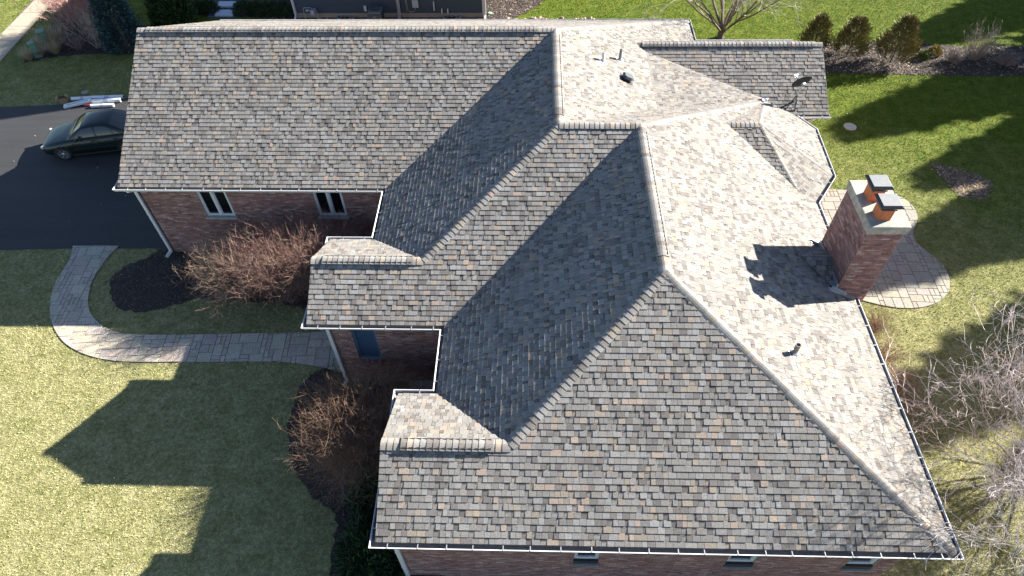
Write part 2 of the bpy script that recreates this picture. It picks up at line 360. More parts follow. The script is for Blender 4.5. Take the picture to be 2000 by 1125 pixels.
def shingles(poly3, parent, seed, over=.02):
    r = random.Random(seed); P = [np.array(p) for p in poly3]
    n = np.zeros(3)
    for i in range(len(P)): n += np.cross(P[i], P[(i+1) % len(P)])
    n /= np.linalg.norm(n); n = n if n[2] > 0 else -n
    u = np.cross((0, 0, 1.0), n); u /= np.linalg.norm(u); v = np.cross(n, u)
    if v[2] < 0: v = -v; u = -u
    o = min(P, key=lambda p: p[2]); loc = [((p-o)@u, (p-o)@v) for p in P]
    um, ux = min(p[0] for p in loc), max(p[0] for p in loc); vx = max(p[1] for p in loc)
    j = 0; v0 = -.012
    while v0 < vx:
        v1 = v0+EXPO; a = um-r.uniform(0, .3); thin = r.random() < .5
        while a < ux:
            wd = r.uniform(.10, .18) if r.random() < .85 else r.uniform(.18, .27)
            if thin: wd = r.uniform(.05, .15)
            q = clip(loc, (a+.0028, a+wd-.0028, max(v0, 0) if j == 0 else v0, v1+over))
            if q and parea(q) > .0006:
                t = .010 if thin else .020
                t += r.uniform(-.0015, .002); k = 1/(v1+over-v0); col = shade(r, thin)
                top = [o+u*x+v*y+n*(t*(1-.75*(y-v0)*k)+.001) for x, y in q]
                bot = [o+u*x+v*y-n*.004 for x, y in q]
                m_ = len(q); c = sum(top)/m_; d2 = ((c-CAM)**2).sum(); view = (CAM-c)/math.sqrt(d2)
                sz = parea(q)*abs(view@n)/d2
                ss = sum(q[i][0]*q[(i+1) % m_][1]-q[(i+1) % m_][0]*q[i][1] for i in range(m_))
                if (ss > 0) != (np.cross(u, v)@n > 0): top.reverse(); bot.reverse()
                PIECES.append((sz, parent, top, bot, col))
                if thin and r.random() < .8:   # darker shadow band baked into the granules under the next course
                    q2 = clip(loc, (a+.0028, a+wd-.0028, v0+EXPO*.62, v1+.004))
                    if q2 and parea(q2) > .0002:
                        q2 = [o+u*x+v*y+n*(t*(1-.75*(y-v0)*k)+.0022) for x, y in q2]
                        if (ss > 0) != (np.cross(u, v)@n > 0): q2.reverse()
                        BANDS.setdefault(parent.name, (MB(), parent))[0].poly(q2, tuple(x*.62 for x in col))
            a += wd; thin = (r.random() < .32) if not thin else (r.random() < .12)
        v0 = v1; j += 1
    return n
def piece_into(b, top, bot, col, edge=None):
    n0 = len(b.v); m_ = len(top); b.v += [tuple(p) for p in top]+[tuple(p) for p in bot]
    b.face(tuple(range(n0, n0+m_)), col)
    for i in range(m_):
        j = (i+1) % m_; b.face((n0+i, n0+m_+i, n0+m_+j, n0+j), edge or col)
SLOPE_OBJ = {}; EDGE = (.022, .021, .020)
for i, (nm, poly) in enumerate(SLOPES.items()):
    P = [V(*p) for p in poly]; n = np.zeros(3)
    for a in range(len(P)): n += np.cross(P[a], P[(a+1) % len(P)])
    n /= np.linalg.norm(n)
    if n[2] < 0: P = P[::-1]; n = -n
    b = MB(); b.poly([p-n*.005 for p in P]); low = [p-n*.005-np.array([0, 0, .035]) for p in P]; b.poly(low[::-1])
    for a in range(len(P)):
        c = (a+1) % len(P); b.poly([P[a]-n*.005, low[a], low[c], P[c]-n*.005])
    o = b.build('roof_slope', M['deck'], house); SLOPE_OBJ[nm] = o
    shingles(P, o, 100+i)
PIECES.sort(key=lambda t: -t[0])
rest = {}
for i, (sz, par, top, bot, col) in enumerate(PIECES):
    if i < 300:
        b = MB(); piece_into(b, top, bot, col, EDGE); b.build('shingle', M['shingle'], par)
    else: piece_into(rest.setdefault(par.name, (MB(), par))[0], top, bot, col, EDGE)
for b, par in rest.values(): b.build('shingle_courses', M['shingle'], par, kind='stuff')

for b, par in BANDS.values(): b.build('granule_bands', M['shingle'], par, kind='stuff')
# ridge and hip caps: rounded folded shingles laid one over another, downhill end first
CAPS = []
def cap_line(p0, p1, wdt=.15, lift=0.0, drop=.42, flip=False, sm=False):
    p0 = V(*p0); p1 = V(*p1)
    if flip: p0, p1 = p1, p0
    d = p1-p0; L = np.linalg.norm(d); d /= L; s = np.cross(d, (0, 0, 1.0)); s /= np.linalg.norm(s); up = np.cross(s, d)
    nseg = max(1, int(L/EXPO)); e = L/nseg
    for i in range(nseg):
        a = p0+d*e*i; b_ = p0+d*(e*(i+1)+.03); col = shade(rnd)
        if sm: col = tuple(c*.5+.1 for c in col)
        col = tuple(c*1.05 for c in col)
        prof = []
        for k in range(7):
            t = (k-3)/3.0; prof.append((t*wdt, -drop*wdt*abs(t)**1.5))
        top = []; j_ = rnd.uniform(-.003, .003)
        for q, h in ((a, .030), (b_, .016)):
            top.append([q+s*(x+j_)+up*(z+h+lift) for x, z in prof])
        CAPS.append((1/((a-CAM)**2).sum()*(1 if drop < 9 else 1), top, up, col))
def emit_cap(b, top, up, col):
    n0 = len(b.v); k = len(top[0])
    for row in top: b.v += [tuple(p) for p in row]
    for row in top: b.v += [tuple(p-up*.014) for p in row]
    for i in range(k-1):
        b.face((n0+i, n0+i+1, n0+k+i+1, n0+k+i), col); b.face((n0+i, n0+2*k+i, n0+2*k+i+1, n0+i+1), col)
        b.face((n0+k+i, n0+k+i+1, n0+3*k+i+1, n0+3*k+i), col)
    for i in (0, k-1): b.face((n0+i, n0+k+i, n0+3*k+i, n0+2*k+i), col)
for a in [((xA, 0, 0), (0, 0, 0)), ((0, 0, 0), (0, yX, 0)), ((0, yX, 0), (xR2, yX, 0)), ((xR2, yX, 0), (xR2, yS, 0))]: cap_line(*a)
cap_line((xBj, yBr, zB), (0, yX, 0)); cap_line((xCj, yCr, zC), (xR2, yS, 0)); cap_line((xE, yCs, Z0), (xR2, yS, 0))
cap_line((6.997, -.466, -2.329), (xR2, yX, 0), sm=True); cap_line((WN, WNy, Z0), (0, 0, 0), sm=True)
cap_line((xB, yBr, zB), (xBj, yBr, zB)); cap_line((xC, yCr, zC), (xCj, yCr, zC)); cap_line((xDe, yDr, zDr), (xDj, yDr, zDr))
cap_line(bW, bA); cap_line(tuple(qS), bA, .17); cap_line(C2, bA, .08, sm=True); cap_line(C1, bA, .08, sm=True); cap_line(tuple(qN), bA, .12, sm=True)
# ridge vents with their own raised caps
def vent(p0, p1, h=.022):
    a, c = V(*p0), V(*p1); d = c-a; L = np.linalg.norm(d); d /= L; s = np.cross(d, (0, 0, 1.0)); up = np.cross(s, d)
    R = np.array([d, s, up]).T; b = MB(); b.box((a+c)/2+up*(h*.5-.02), (L/2-.02, .125, h*.5+.018), R=R); b.build('ridge_vent', M['dark'], house)
    cap_line(p0, p1, .165, h, .34)
vent((-13.05, 0, 0), (-.55, 0, 0)); vent((0, -.35, 0), (0, yX+.45, 0)); vent((xR2, yX-.3, 0), (xR2, yS+.45, 0))
vent((xB+.3, yBr, zB), (xBj-.25, yBr, zB)); vent((xC+.42, yCr, zC), (xCj-.35, yCr, zC)); vent((xDj+.2, yDr, zDr), (xDe-.25, yDr, zDr))
CAPS.sort(key=lambda t: -t[0]); rest = MB(); capm = {}
for i, (sz, top, up, col) in enumerate(CAPS):
    if i < 300:
        b = MB(); emit_cap(b, top, up, col); b.build('ridge_cap', M['shingle'], house, smooth=False)
    else: emit_cap(rest, top, up, col)
rest.build('ridge_cap_run', M['shingle'], house, kind='stuff')

# ------------------------------------------------------------------ brickwork
BR = [((0.315, 0.167, 0.143), 5), ((0.265, 0.143, 0.123), 5), ((0.357, 0.218, 0.188), 4), ((0.209, 0.121, 0.108), 3), ((0.407, 0.285, 0.251), 3), ((0.29, 0.184, 0.167), 3)]
BW = [x[1] for x in BR]; BRICKS = []
H_E = (Z0+GZ)*K       # eave height above ground
def wall(p0, p1, z0, z1, parent=None, name='wall', openings=(), peak=None, vis=True, recess=.0):
    """straight run of brickwork seen from its outer side (right of p0->p1)"""
    p0 = np.array([*p0, 0.0]); p1 = np.array([*p1, 0.0]); d = p1-p0; L = np.linalg.norm(d); d /= L; n = np.array([d[1], -d[0], 0])
    zt = lambda s: z1 if peak is None else z1+(peak-z1)*(1-abs(2*s/L-1))
    b = MB(); xs = sorted({0.0, L, L/2, *[o[0] for o in openings], *[o[1] for o in openings]})
    for i in range(len(xs)-1):
        a, c = xs[i], xs[i+1]; mid = (a+c)/2; cuts = [z0]
        for o in openings:
            if o[0]-1e-6 <= mid <= o[1]+1e-6: cuts += [o[2], o[3]]
        cuts.append(None)
        for k in range(0, len(cuts), 2):
            lo, hi = cuts[k], cuts[k+1]
            ha, hc = (hi, hi) if hi is not None else (zt(a), zt(c))
            q = [p0+d*a+(0, 0, lo), p0+d*c+(0, 0, lo), p0+d*c+(0, 0, hc), p0+d*a+(0, 0, ha)]
            b.poly([x-n*.01 for x in q])
    for o in openings:   # reveals
        for (s0, s1, a0, a1) in ((o[0], o[0], o[2], o[3]), (o[1], o[1], o[2], o[3])):
            b.poly([p0+d*s0+(0, 0, a0)-n*.01, p0+d*s0+(0, 0, a1)-n*.01, p0+d*s0+(0, 0, a1)-n*.16, p0+d*s0+(0, 0, a0)-n*.16])
        b.poly([p0+d*o[0]+(0, 0, o[2])-n*.01, p0+d*o[1]+(0, 0, o[2])-n*.01, p0+d*o[1]+(0, 0, o[2])-n*.16, p0+d*o[0]+(0, 0, o[2])-n*.16])
    w_ = b.build(name, M['mortar'], parent or house)
    ch = .0677; nz = int((max(z1, peak or 0)-z0)/ch); r = random.Random(int(p0[0]*31+p0[1]*17))
    for j in range(nz):
        za = z0+j*ch+.005; zb_ = za+.057; s = -.21 if j % 2 else -.105
        while s < L:
            s0, s1 = max(s+.005, .0), min(s+.205, L); s += .21
            if s1-s0 < .03 or zb_ > zt(s0)+.001 or zb_ > zt(s1)+.001: continue
            segs = [(s0, s1)]
            for o in openings:
                if zb_ > o[2]+.003 and za < o[3]-.003:
                    ns = []
                    for a, c in segs:
                        if c <= o[0] or a >= o[1]: ns.append((a, c))
                        else:
                            if o[0]-a > .03: ns.append((a, o[0]))
                            if c-o[1] > .03: ns.append((o[1], c))
                    segs = ns
            c0 = r.choices(BR, BW)[0][0]; t = r.uniform(.85, 1.15); col = tuple(x*t for x in c0)
            for a, c in segs:
                e = r.uniform(-.0015, .0015)
                q = [p0+d*a+(0, 0, za), p0+d*c+(0, 0, za), p0+d*c+(0, 0, zb_), p0+d*a+(0, 0, zb_)]
                top = [x+n*(.0+e) for x in q]; bot = [x-n*.012 for x in q]
                cen = sum(top)/4; d2 = ((cen-CAM)**2).sum(); vw = (CAM-cen)/math.sqrt(d2)
                BRICKS.append(((c-a)*.057*max(0, vw@n)/d2*(1 if vis else 0), w_, top, bot, col))
    return w_
o_ = .324*K
X = lambda v: v*K
wA_y = X(-WA)+o_; wB_y = X(yB)+o_; wC_y = X(yCs)+o_
WX1 = X(-W1)+o_; WX2 = X(xWw)+o_; wxA = -14.05; wxB = -6.50; wxC = X(xC)+.20; wxE = X(xE)-o_
zt_ = H_E-.06
wall((wxA, wA_y), (WX1, wA_y), 0, zt_, openings=[(-12.13-wxA, -11.13-wxA, 1.86, 3.16), (-8.16-wxA, -7.17-wxA, 1.9, 3.16)])
wall((wxA, X(WNy)-o_), (wxA, wA_y), 0, zt_, peak=zt_+2.55, openings=[(1.0, 3.8, 0, 2.3), (5.2, 8.6, 0, 2.3)], vis=False)
wall((WX1, wA_y), (WX1, X(yBn)-o_), 0, zt_, vis=False)
wall((WX1, X(yBn)-o_), (wxB, X(yBn)-o_), 0, zt_, vis=False)
wall((wxB, X(yBn)-o_), (wxB, wB_y), 0, zt_, peak=zt_+.75, openings=[(.7, 1.9, .2, 2.5)], vis=False)
wall((wxB, wB_y), (WX2, wB_y), 0, zt_, openings=[(-5.90-wxB, -5.21-wxB, 1.30, 3.1)])
wall((WX2, wB_y), (WX2, X(yCn)-o_), 0, zt_, vis=False)
wall((WX2, X(yCn)-o_), (wxC, X(yCn)-o_), 0, zt_, vis=False)
wall((wxC, X(yCn)-o_), (wxC, wC_y), 0, zt_, peak=zt_+.85, openings=[(1.2, 2.6, .9, 2.4)], vis=False)
CW = [(.30, .90), (3.92, 4.60), (6.75, 7.42)]
wall((wxC, wC_y), (wxE, wC_y), 0, zt_, openings=[(a-wxC, c-wxC, 1.22, 2.62) for a, c in CW])
wall((wxE, wC_y), (wxE, X(-5.07)), 0, zt_, vis=False)
wall((wxE, X(-5.07)), (X(8.08), X(-3.78)), 0, zt_, vis=False); wall((X(8.08), X(-3.78)), (X(8.16), X(-1.7)), 0, zt_, openings=[(.5, 1.8, .5, 2.3)], vis=False); wall((X(8.16), X(-1.7)), (X(7.5), X(-.5)), 0, zt_, vis=False)
wall((X(7.5), X(-.49)), (X(8.72), X(-.49)), 0, zt_, vis=False)
wall((X(8.72), X(-.49)), (X(8.72), X(yDn)-o_), 0, zt_, peak=zt_+1.2, vis=False)
wall((X(8.72), X(yDn)-o_), (X(WN)-o_, X(yDn)-o_), 0, zt_, vis=False); wall((X(WN)-o_, X(yDn)-o_), (X(WN)-o_, X(WNy)-o_), 0, zt_, vis=False)
wall((X(WN)-o_, X(WNy)-o_), (wxA, X(WNy)-o_), 0, zt_, vis=False)
# chimney: stack, cement crown, two clay flues with metal lids
cx0, cx1, cy0, cy1, ctop = 7.60, 8.50, -9.36, -7.70, 6.0
chim = MB(); chim.box(((cx0+cx1)/2, (cy0+cy1)/2, ctop/2), ((cx1-cx0)/2-.02, (cy1-cy0)/2-.02, ctop/2)); chim = chim.build('chimney', M['mortar'], house)
for a, c in (((cx0, cy0), (cx1, cy0)), ((cx1, cy0), (cx1, cy1)), ((cx1, cy1), (cx0, cy1)), ((cx0, cy1), (cx0, cy0))):
    w0 = wall(a, c, 0, ctop, parent=chim, name='chimney_face')
BRICKS.sort(key=lambda t: -t[0]); rest = {}
for i, (sz, par, top, bot, col) in enumerate(BRICKS):
    tgt = par
    if par.name.startswith('chimney_face'): tgt = chim
    if i < 300:
        b = MB(); piece_into(b, top, bot, col); b.build('brick', M['brick'], tgt)
    else: piece_into(rest.setdefault(tgt.name, (MB(), tgt))[0], top, bot, col)
for b, par in rest.values(): b.build('brickwork', M['brick'], par, kind='stuff')
b = MB(); b.box(((cx0+cx1)/2, (cy0+cy1)/2, ctop+.13), ((cx1-cx0)/2+.05, (cy1-cy0)/2+.05, .13)); b.build('chimney_crown', M['crown'], chim, bev=.02)
for fx, fy in ((7.93, -8.30), (7.93, -9.0)):
    b = MB()
    for s in ((-.15, 0, .02, .17), (.15, 0, .02, .17), (0, -.15, .13, .02), (0, .15, .13, .02)): b.box((fx+s[0], fy+s[1], 6.26+.16), (s[2], s[3], .20))
    fl = b.build('flue_tile', M['clay'], chim, bev=.01)
    b = MB(); b.box((fx, fy, 6.26+.43), (.16, .16, .08)); b.box((fx, fy, 6.26+.355), (.19, .19, .02)); b.build('flue_screen', M['dark'], chim)
    b = MB(); R = np.array([[1, 0, 0], [0, 1, 0], [0, 0, 1.0]]); z = 6.80; A_ = .27; B_ = .22
    rim = [(fx+sx*A_, fy+sy*A_, z-.05) for sx, sy in ((-1, -1), (1, -1), (1, 1), (-1, 1))]; tp = [(fx+sx*B_, fy+sy*B_, z) for sx, sy in ((-1, -1), (1, -1), (1, 1), (-1, 1))]
    b.poly(tp)
    for k in range(4): j = (k+1) % 4; b.poly([rim[k], rim[j], tp[j], tp[k]], m=int(k in (0, 3))); b.poly([(rim[k][0], rim[k][1], z-.075), (rim[j][0], rim[j][1], z-.075), rim[j], rim[k]], m=1)
    b.poly([(x, y, z-.075) for x, y, _ in rim][::-1]); b.build('flue_lid', [M['galv'], M['dark']], chim)
# flashing and the small cricket behind the stack
zE = lambda x: (GZ+pE[1]-pE[0][0]*x/K)*K
b = MB(); b.box((cx0-.012, (cy0+cy1)/2, zE(cx0)+.05), (.006, (cy1-cy0)/2, .10)); b.build('step_flashing', M['flash'], chim)
yr = (cy0+cy1)/2; xr = 6.72; zr = zE(xr)+.02
ca_, cb_ = np.array([cx0-.01, yr, zr]), np.array([xr, yr, zr]); cc_ = np.array([cx0-.01, cy1+.02, zE(cx0)+.02]); cd_ = np.array([cx0-.01, cy0-.02, zE(cx0)+.02])
PIECES.clear()
for q in ([cb_, ca_, cc_], [ca_, cb_, cd_]):
    b = MB(); b.poly(q if np.cross(q[1]-q[0], q[2]-q[0])[2] > 0 else q[::-1]); co = b.build('cricket', M['deck'], house); shingles(q, co, 55)
rest = {}
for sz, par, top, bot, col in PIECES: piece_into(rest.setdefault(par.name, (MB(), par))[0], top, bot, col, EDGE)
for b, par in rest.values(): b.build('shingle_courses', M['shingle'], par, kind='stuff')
b = MB()
for y0_, y1_ in ((cy1, cy1+.16), (cy0-.16, cy0)):
    b = MB(); b.poly([(x, y, zE(x)+.035+dz) for x, y, dz in ((cx0-.28, y0_, 0), (8.2, y0_, 0), (8.2, y1_, 0), (cx0-.28, y1_, 0))])
    b.build('apron_flashing', M['flash'], chim)
for yk, ck in ((cy1+.02, cx0-.06), (cy0-.05, cx0+.06)):
    b = MB(); b.box((ck, yk, zE(ck)+.075), (.20, .035, .055), R=np.array([[.90, .43, 0], [-.43, .90, 0], [-.2, 0, 1.0]])); b.build('kickout_flashing', M['flash'], chim, bev=.008)
b = MB(); b.box((cx0-.03, (cy0+cy1)/2, zE(cx0)+.16), (.018, (cy1-cy0)/2+.02, .10)); b.build('counter_flashing', M['flash'], chim)

b = MB(); b.box(V(7.06, -.42, -2.27), (.10, .05, .045), R=np.array([[.85, .5, 0], [-.5, .85, 0], [0, 0, 1.0]])); b.box(V(6.98, -.50, -2.25), (.05, .09, .02)); b.build('crossing_flashing', M['white'], house, bev=.01)
# ------------------------------------------------------------------ gutters, fascia, soffits, downspouts
def offs(path, d):
    out = []; n = len(path)
    for i in range(n):
        p = np.array(path[i], float); ns = []
        for a, c in ((i-1, i), (i, i+1)):
            if a < 0 or c >= n: continue
            t = np.array(path[c], float)-np.array(path[a], float); t /= np.linalg.norm(t); ns.append(np.array([t[1], -t[0]]))
        m_ = sum(ns); m_ /= np.linalg.norm(m_); m_ /= max(.4, m_@ns[0]); out.append(p+m_*d)
    return out
def sweep(path, prof, zb_, mat, name, parent, closed=True):
    b = MB(); rings = [offs(path, x) for x, z in prof]; k = len(prof)
    for i in range(len(path)):
        for j in range(k): b.v.append((rings[j][i][0], rings[j][i][1], zb_+prof[j][1]))
    for i in range(len(path)-1):
        for j in range(k if closed else k-1):
            l = (j+1) % k; b.face((i*k+j, i*k+l, (i+1)*k+l, (i+1)*k+j))
    if closed: b.face(tuple(range(k))[::-1]); b.face(tuple((len(path)-1)*k+j for j in range(k)))
    return b.build(name, mat, parent)
GP = [(-.02, -.015), (-.02, -.125), (.075, -.125), (.105, -.09), (.105, -.055), (.13, -.03), (.13, -.004), (.113, -.004), (.113, -.018), (.098, -.04), (.098, -.085), (.072, -.117), (-.012, -.117), (-.012, -.015)]
HANG = None
def gutter(path, hang=.61):
    """path runs with the outside of the house on its right"""
    global HANG
    path = [(x*K, y*K) for x, y in path]; g = sweep(path, GP, H_E, M['white'], 'gutter', house)
    sweep(path, [(-.011, -.03), (-.011, -.1165), (.071, -.1165), (.0968, -.086), (.0968, -.05)], H_E, M['shade_debris'], 'gutter_lining', g, closed=False)  # inner faces coloured dark for the shade and debris inside the gutter
    sweep(path, [(-.045, -.02), (-.045, -.17), (-.022, -.17), (-.022, -.02)], H_E, M['white'], 'fascia', house)
    sweep(path, [(-.44, -.155), (-.44, -.168), (-.03, -.168), (-.03, -.155)], H_E, M['white'], 'soffit', house)
    if HANG is None:
        b = MB(); b.box((.045, 0, -.006), (.078, .010, .003)); b.box((.121, 0, -.004), (.012, .013, .008)); HANG = b.mesh('hanger', M['flash'])
    for i in range(len(path)-1):
        a, c = np.array(path[i]), np.array(path[i+1]); d = c-a; L = np.linalg.norm(d); d /= L; n = max(1, int(L/hang))
        for j in range(n):
            s = L*(j+.5)/n+rnd.uniform(-.05, .05); p = a+d*s; o = bpy.data.objects.new('gutter_hanger', HANG); COL.objects.link(o)
            o.location = (p[0], p[1], H_E); o.rotation_euler = (0, 0, math.atan2(-d[0], d[1])); o.parent = g
e = .0
gutter([(xA, -.1), (xA, -WA), (-W1, -WA), (-W1, yBn), (xB, yBn), (xB, yB), (xWw, yB), (xWw, yCn), (xC, yCn), (xC, yCs), (xE, yCs), (xE, (cy0-.02)/K)])
gutter([(xE, (cy1+.02)/K), C3[:2], C2[:2], C1[:2], C0[:2]]); gutter([(8.02, yDe), (xDe+.04, yDe)])
gutter([(xDe, yDn), (WN, yDn), (WN, WNy), (xA, WNy)])
# gable soffits of the overhangs are boarded by the decks; downspouts
def downspout(x, y, side=(0, -1), top=None, z1=.12, kick=(-.1, -.25), flare=True):
    top = top or H_E-.13; sx, sy = side; b = MB(); R = np.eye(3)
    pts = [(x, y, top-.0), (x, y, top-.08), (x-sx*.30*0, y, top-.3), (x, y, z1)]
    def bar(p, q, a=.052, c=.036):
        p, q = np.array(p), np.array(q); d = q-p; L = np.linalg.norm(d); d /= L; s = np.cross(d, (0, 1.0, 0)); 
        if np.linalg.norm(s) < .2: s = np.array([1.0, 0, 0])
        s /= np.linalg.norm(s); t = np.cross(s, d); b.box((p+q)/2, (a, c, L/2+.01), R=np.array([s, t, d]).T)
    g = (x+sx*.0, y+sy*.30, top); bar(g, (g[0], g[1], top-.07)); bar((g[0], g[1], top-.07), (x, y, top-.27)); bar((x, y, top-.27), (x, y, z1)); bar((x, y, z1), (x+kick[0], y+kick[1], .05))
    o = b.build('downspout', M['white'], house, bev=.008)
    for z in (.9, 2.0):
        q = MB(); q.box((x, y, z), (.06, .043, .015)); q.build('strap', M['white'], o)
    return o
downspout(-14.15, wA_y-.05); downspout(wxB-.02, wB_y-.05, kick=(-.1, -.12)); downspout(wxC+.02, wC_y-.05)
downspout(X(8.72)+.02, X(-.49)-.05, kick=(.0, -.2)); downspout(wxE+.06, X(-5.2), side=(1, 0))
# wall lamp on the garage corner
lamp = empty('wall_lamp', (wxA, wA_y, 2.45), 'small dark lantern fixed to the brick corner beside the garage downspout', 'lamp')
b = MB(); b.box((-.03, 0.1, 0), (.03, .05, .10)); b.build('back_plate', M['dark'], lamp); b = MB(); b.lathe((-.13, .1, -.1), [(.03, 0), (.055, .02), (.06, .16), (.02, .22)], 8); b.build('lantern', plain('lantern_glass', (.3, .28, .26), .3), lamp)

def window(xc0, xc1, z0, z1, y, leaves=2, fr=M['frame'], pane=M['glass'], sill=True, fw=.026, depth=.07):
    """window unit set back in an opening of a south wall"""
    cx, cz = (xc0+xc1)/2, (z0+z1)/2; b = MB(); hw, hh = (xc1-xc0)/2, (z1-z0)/2; yb = y+depth
    for c, h in (((cx, yb, z0+fw), (hw, .04, fw)), ((cx, yb, z1-fw), (hw, .04, fw)), ((xc0+fw, yb, cz), (fw, .04, hh-2*fw)), ((xc1-fw, yb, cz), (fw, .04, hh-2*fw))): b.box(c, h)
    if leaves == 2: b.box((cx, yb-.004, cz), (.04, .045, hh-2*fw))
    if leaves == 3: b.box((cx, yb-.004, z0+(z1-z0)*.5), (hw-2*fw, .045, .03))
    wdw = b.build('window', fr, house, bev=.006)
    if leaves == 2: rng = [(xc0+2*fw, cx-.04, z0+2*fw, z1-2*fw), (cx+.04, xc1-2*fw, z0+2*fw, z1-2*fw)]
    elif leaves == 3: rng = [(xc0+2*fw, xc1-2*fw, z0+2*fw, z0+(z1-z0)*.5-.03), (xc0+2*fw, xc1-2*fw, z0+(z1-z0)*.5+.03, z1-2*fw)]
    else: rng = [(xc0+2*fw, xc1-2*fw, z0+2*fw, z1-2*fw)]
    for a, c, d_, e_ in rng:
        s = MB()
        for cc, h in ((((a+c)/2, yb, d_+.018), ((c-a)/2, .025, .018)), (((a+c)/2, yb, e_-.018), ((c-a)/2, .025, .018)), ((a+.018, yb, (d_+e_)/2), (.018, .025, (e_-d_)/2-.036)), ((c-.018, yb, (d_+e_)/2), (.018, .025, (e_-d_)/2-.036))): s.box(cc, h)
        s.build('sash', fr, wdw)
        s = MB(); s.box(((a+c)/2, yb+.012, (d_+e_)/2), ((c-a)/2-.03, .004, (e_-d_)/2-.03)); s.build('pane', pane, wdw)
    if sill:
        s = MB(); s.box((cx, y-.03, z0-.03), (hw+.06, .07, .03)); s.build('sill', M['concrete'], wdw, bev=.006)
    return wdw
window(-12.13, -11.13, 1.86, 3.14, wA_y); window(-8.16, -7.17, 1.9, 3.14, wA_y)
shw = window(-5.90, -5.21, 1.30, 3.08, wB_y, leaves=1, fr=M['shade'], pane=plain('drawn_blue_blind', (.055, .10, .17), .35, gr=2, amt=.4), sill=False, fw=.015)
b = MB(); 
for i in range(9): b.box((-5.86+i*.078, wB_y-.01, 1.20), (.033, .025, .095), col=tuple(np.array(BR[i % 5][0])*.8))
b.build('soldier_sill', M['brick'], shw)
for i, (a, c) in enumerate(CW):
    wn = window(a, c, 1.42, 2.6, wC_y, leaves=3, fr=M['frame'], sill=False, depth=.09)
    b = MB(); b.box(((a+c)/2, wC_y+.05, 1.32), ((c-a)/2, .06, .10)); b.build('lower_panel', M['dark'], wn); b = MB(); b.box(((a+c)/2, wC_y-.01, 1.21), ((c-a)/2+.03, .05, .016)); b.build('sill', M['flash'], wn)
b = MB(); b.box((-4.15, wB_y-.16, .10), (.40, .14, .07)); b.build('stone_ledge', M['concrete'], house, bev=.01)
# garage doors on the gable
for y0_, y1_ in ((X(WNy)-o_-1.0, X(WNy)-o_-3.8), (X(WNy)-o_-5.2, X(WNy)-o_-8.6)):
    d_ = MB(); d_.box((wxA+.1, (y0_+y1_)/2, 1.15), (.02, abs(y0_-y1_)/2, 1.15)); gd = d_.build('garage_door', M['frame'], house)
    for k in range(4):
        q = MB(); q.box((wxA+.07, (y0_+y1_)/2, .30+k*.565), (.015, abs(y0_-y1_)/2-.04, .262)); q.build('door_panel', M['white'], gd, bev=.01)
# things fixed through the roof
n1 = np.array([D/WN, 0, 1.0]); zM = lambda x: (GZ-(D/WN)*x/K)*K
def pipe(x, y, z, h, r, mat, name='vent_pipe', boot=True):
    b = MB(); b.lathe((x, y, z-.1), [(r, 0), (r, h+.1), (r*.8, h+.1), (r*.8, h-.04)], 14); o = b.build(name, mat, house, smooth=False)
    if boot:
        q = MB(); a = math.atan(.482); R = np.array([[math.cos(a), 0, math.sin(a)], [0, 1, 0], [-math.sin(a), 0, math.cos(a)]])
        q.box((x, y, z+.012), (.16, .13, .004), R=R); q.lathe((x, y, z-.02), [(r*2, 0), (r*1.15, .10)], 12); q.build('pipe_boot', M['white'] if mat is M['white'] else M['flash'], o)
    return o
pipe(5.43, -12.2, zE(5.43), .36, .062, M['pipe']); pipe(2.28, -.14, zM(2.28), .42, .05, M['pipe']); pipe(1.62, -.72, zM(1.62), .34, .055, M['white'])
bv = empty('roof_box_vent', (2.42, -1.25, zM(2.42)+.02)); bv.parent = house
a = math.atan(.482); R = np.array([[math.cos(a), 0, math.sin(a)], [0, 1, 0], [-math.sin(a), 0, math.cos(a)]])
b = MB(); b.box((0, 0, .0), (.22, .22, .008), R=R); b.box((0, 0, .07), (.12, .13, .07), R=R); b.build('vent_base', M['dark'], bv)
b = MB(); hx = [(-.2, -.13), (-.12, -.17), (.12, -.17), (.22, -.1), (.22, .1), (.12, .17), (-.12, .17), (-.2, .13)]
lo = [R@np.array([x, y, .10]) for x, y in hx]; hi = [R@np.array([x*.75, y*.75, .17]) for x, y in hx]; b.poly(hi); b.poly(lo[::-1])
for i in range(8): b.poly([lo[i], lo[(i+1) % 8], hi[(i+1) % 8], hi[i]])
b.build('vent_hood', plain('vent_hood_grey', (.06, .07, .075), .4), bv)
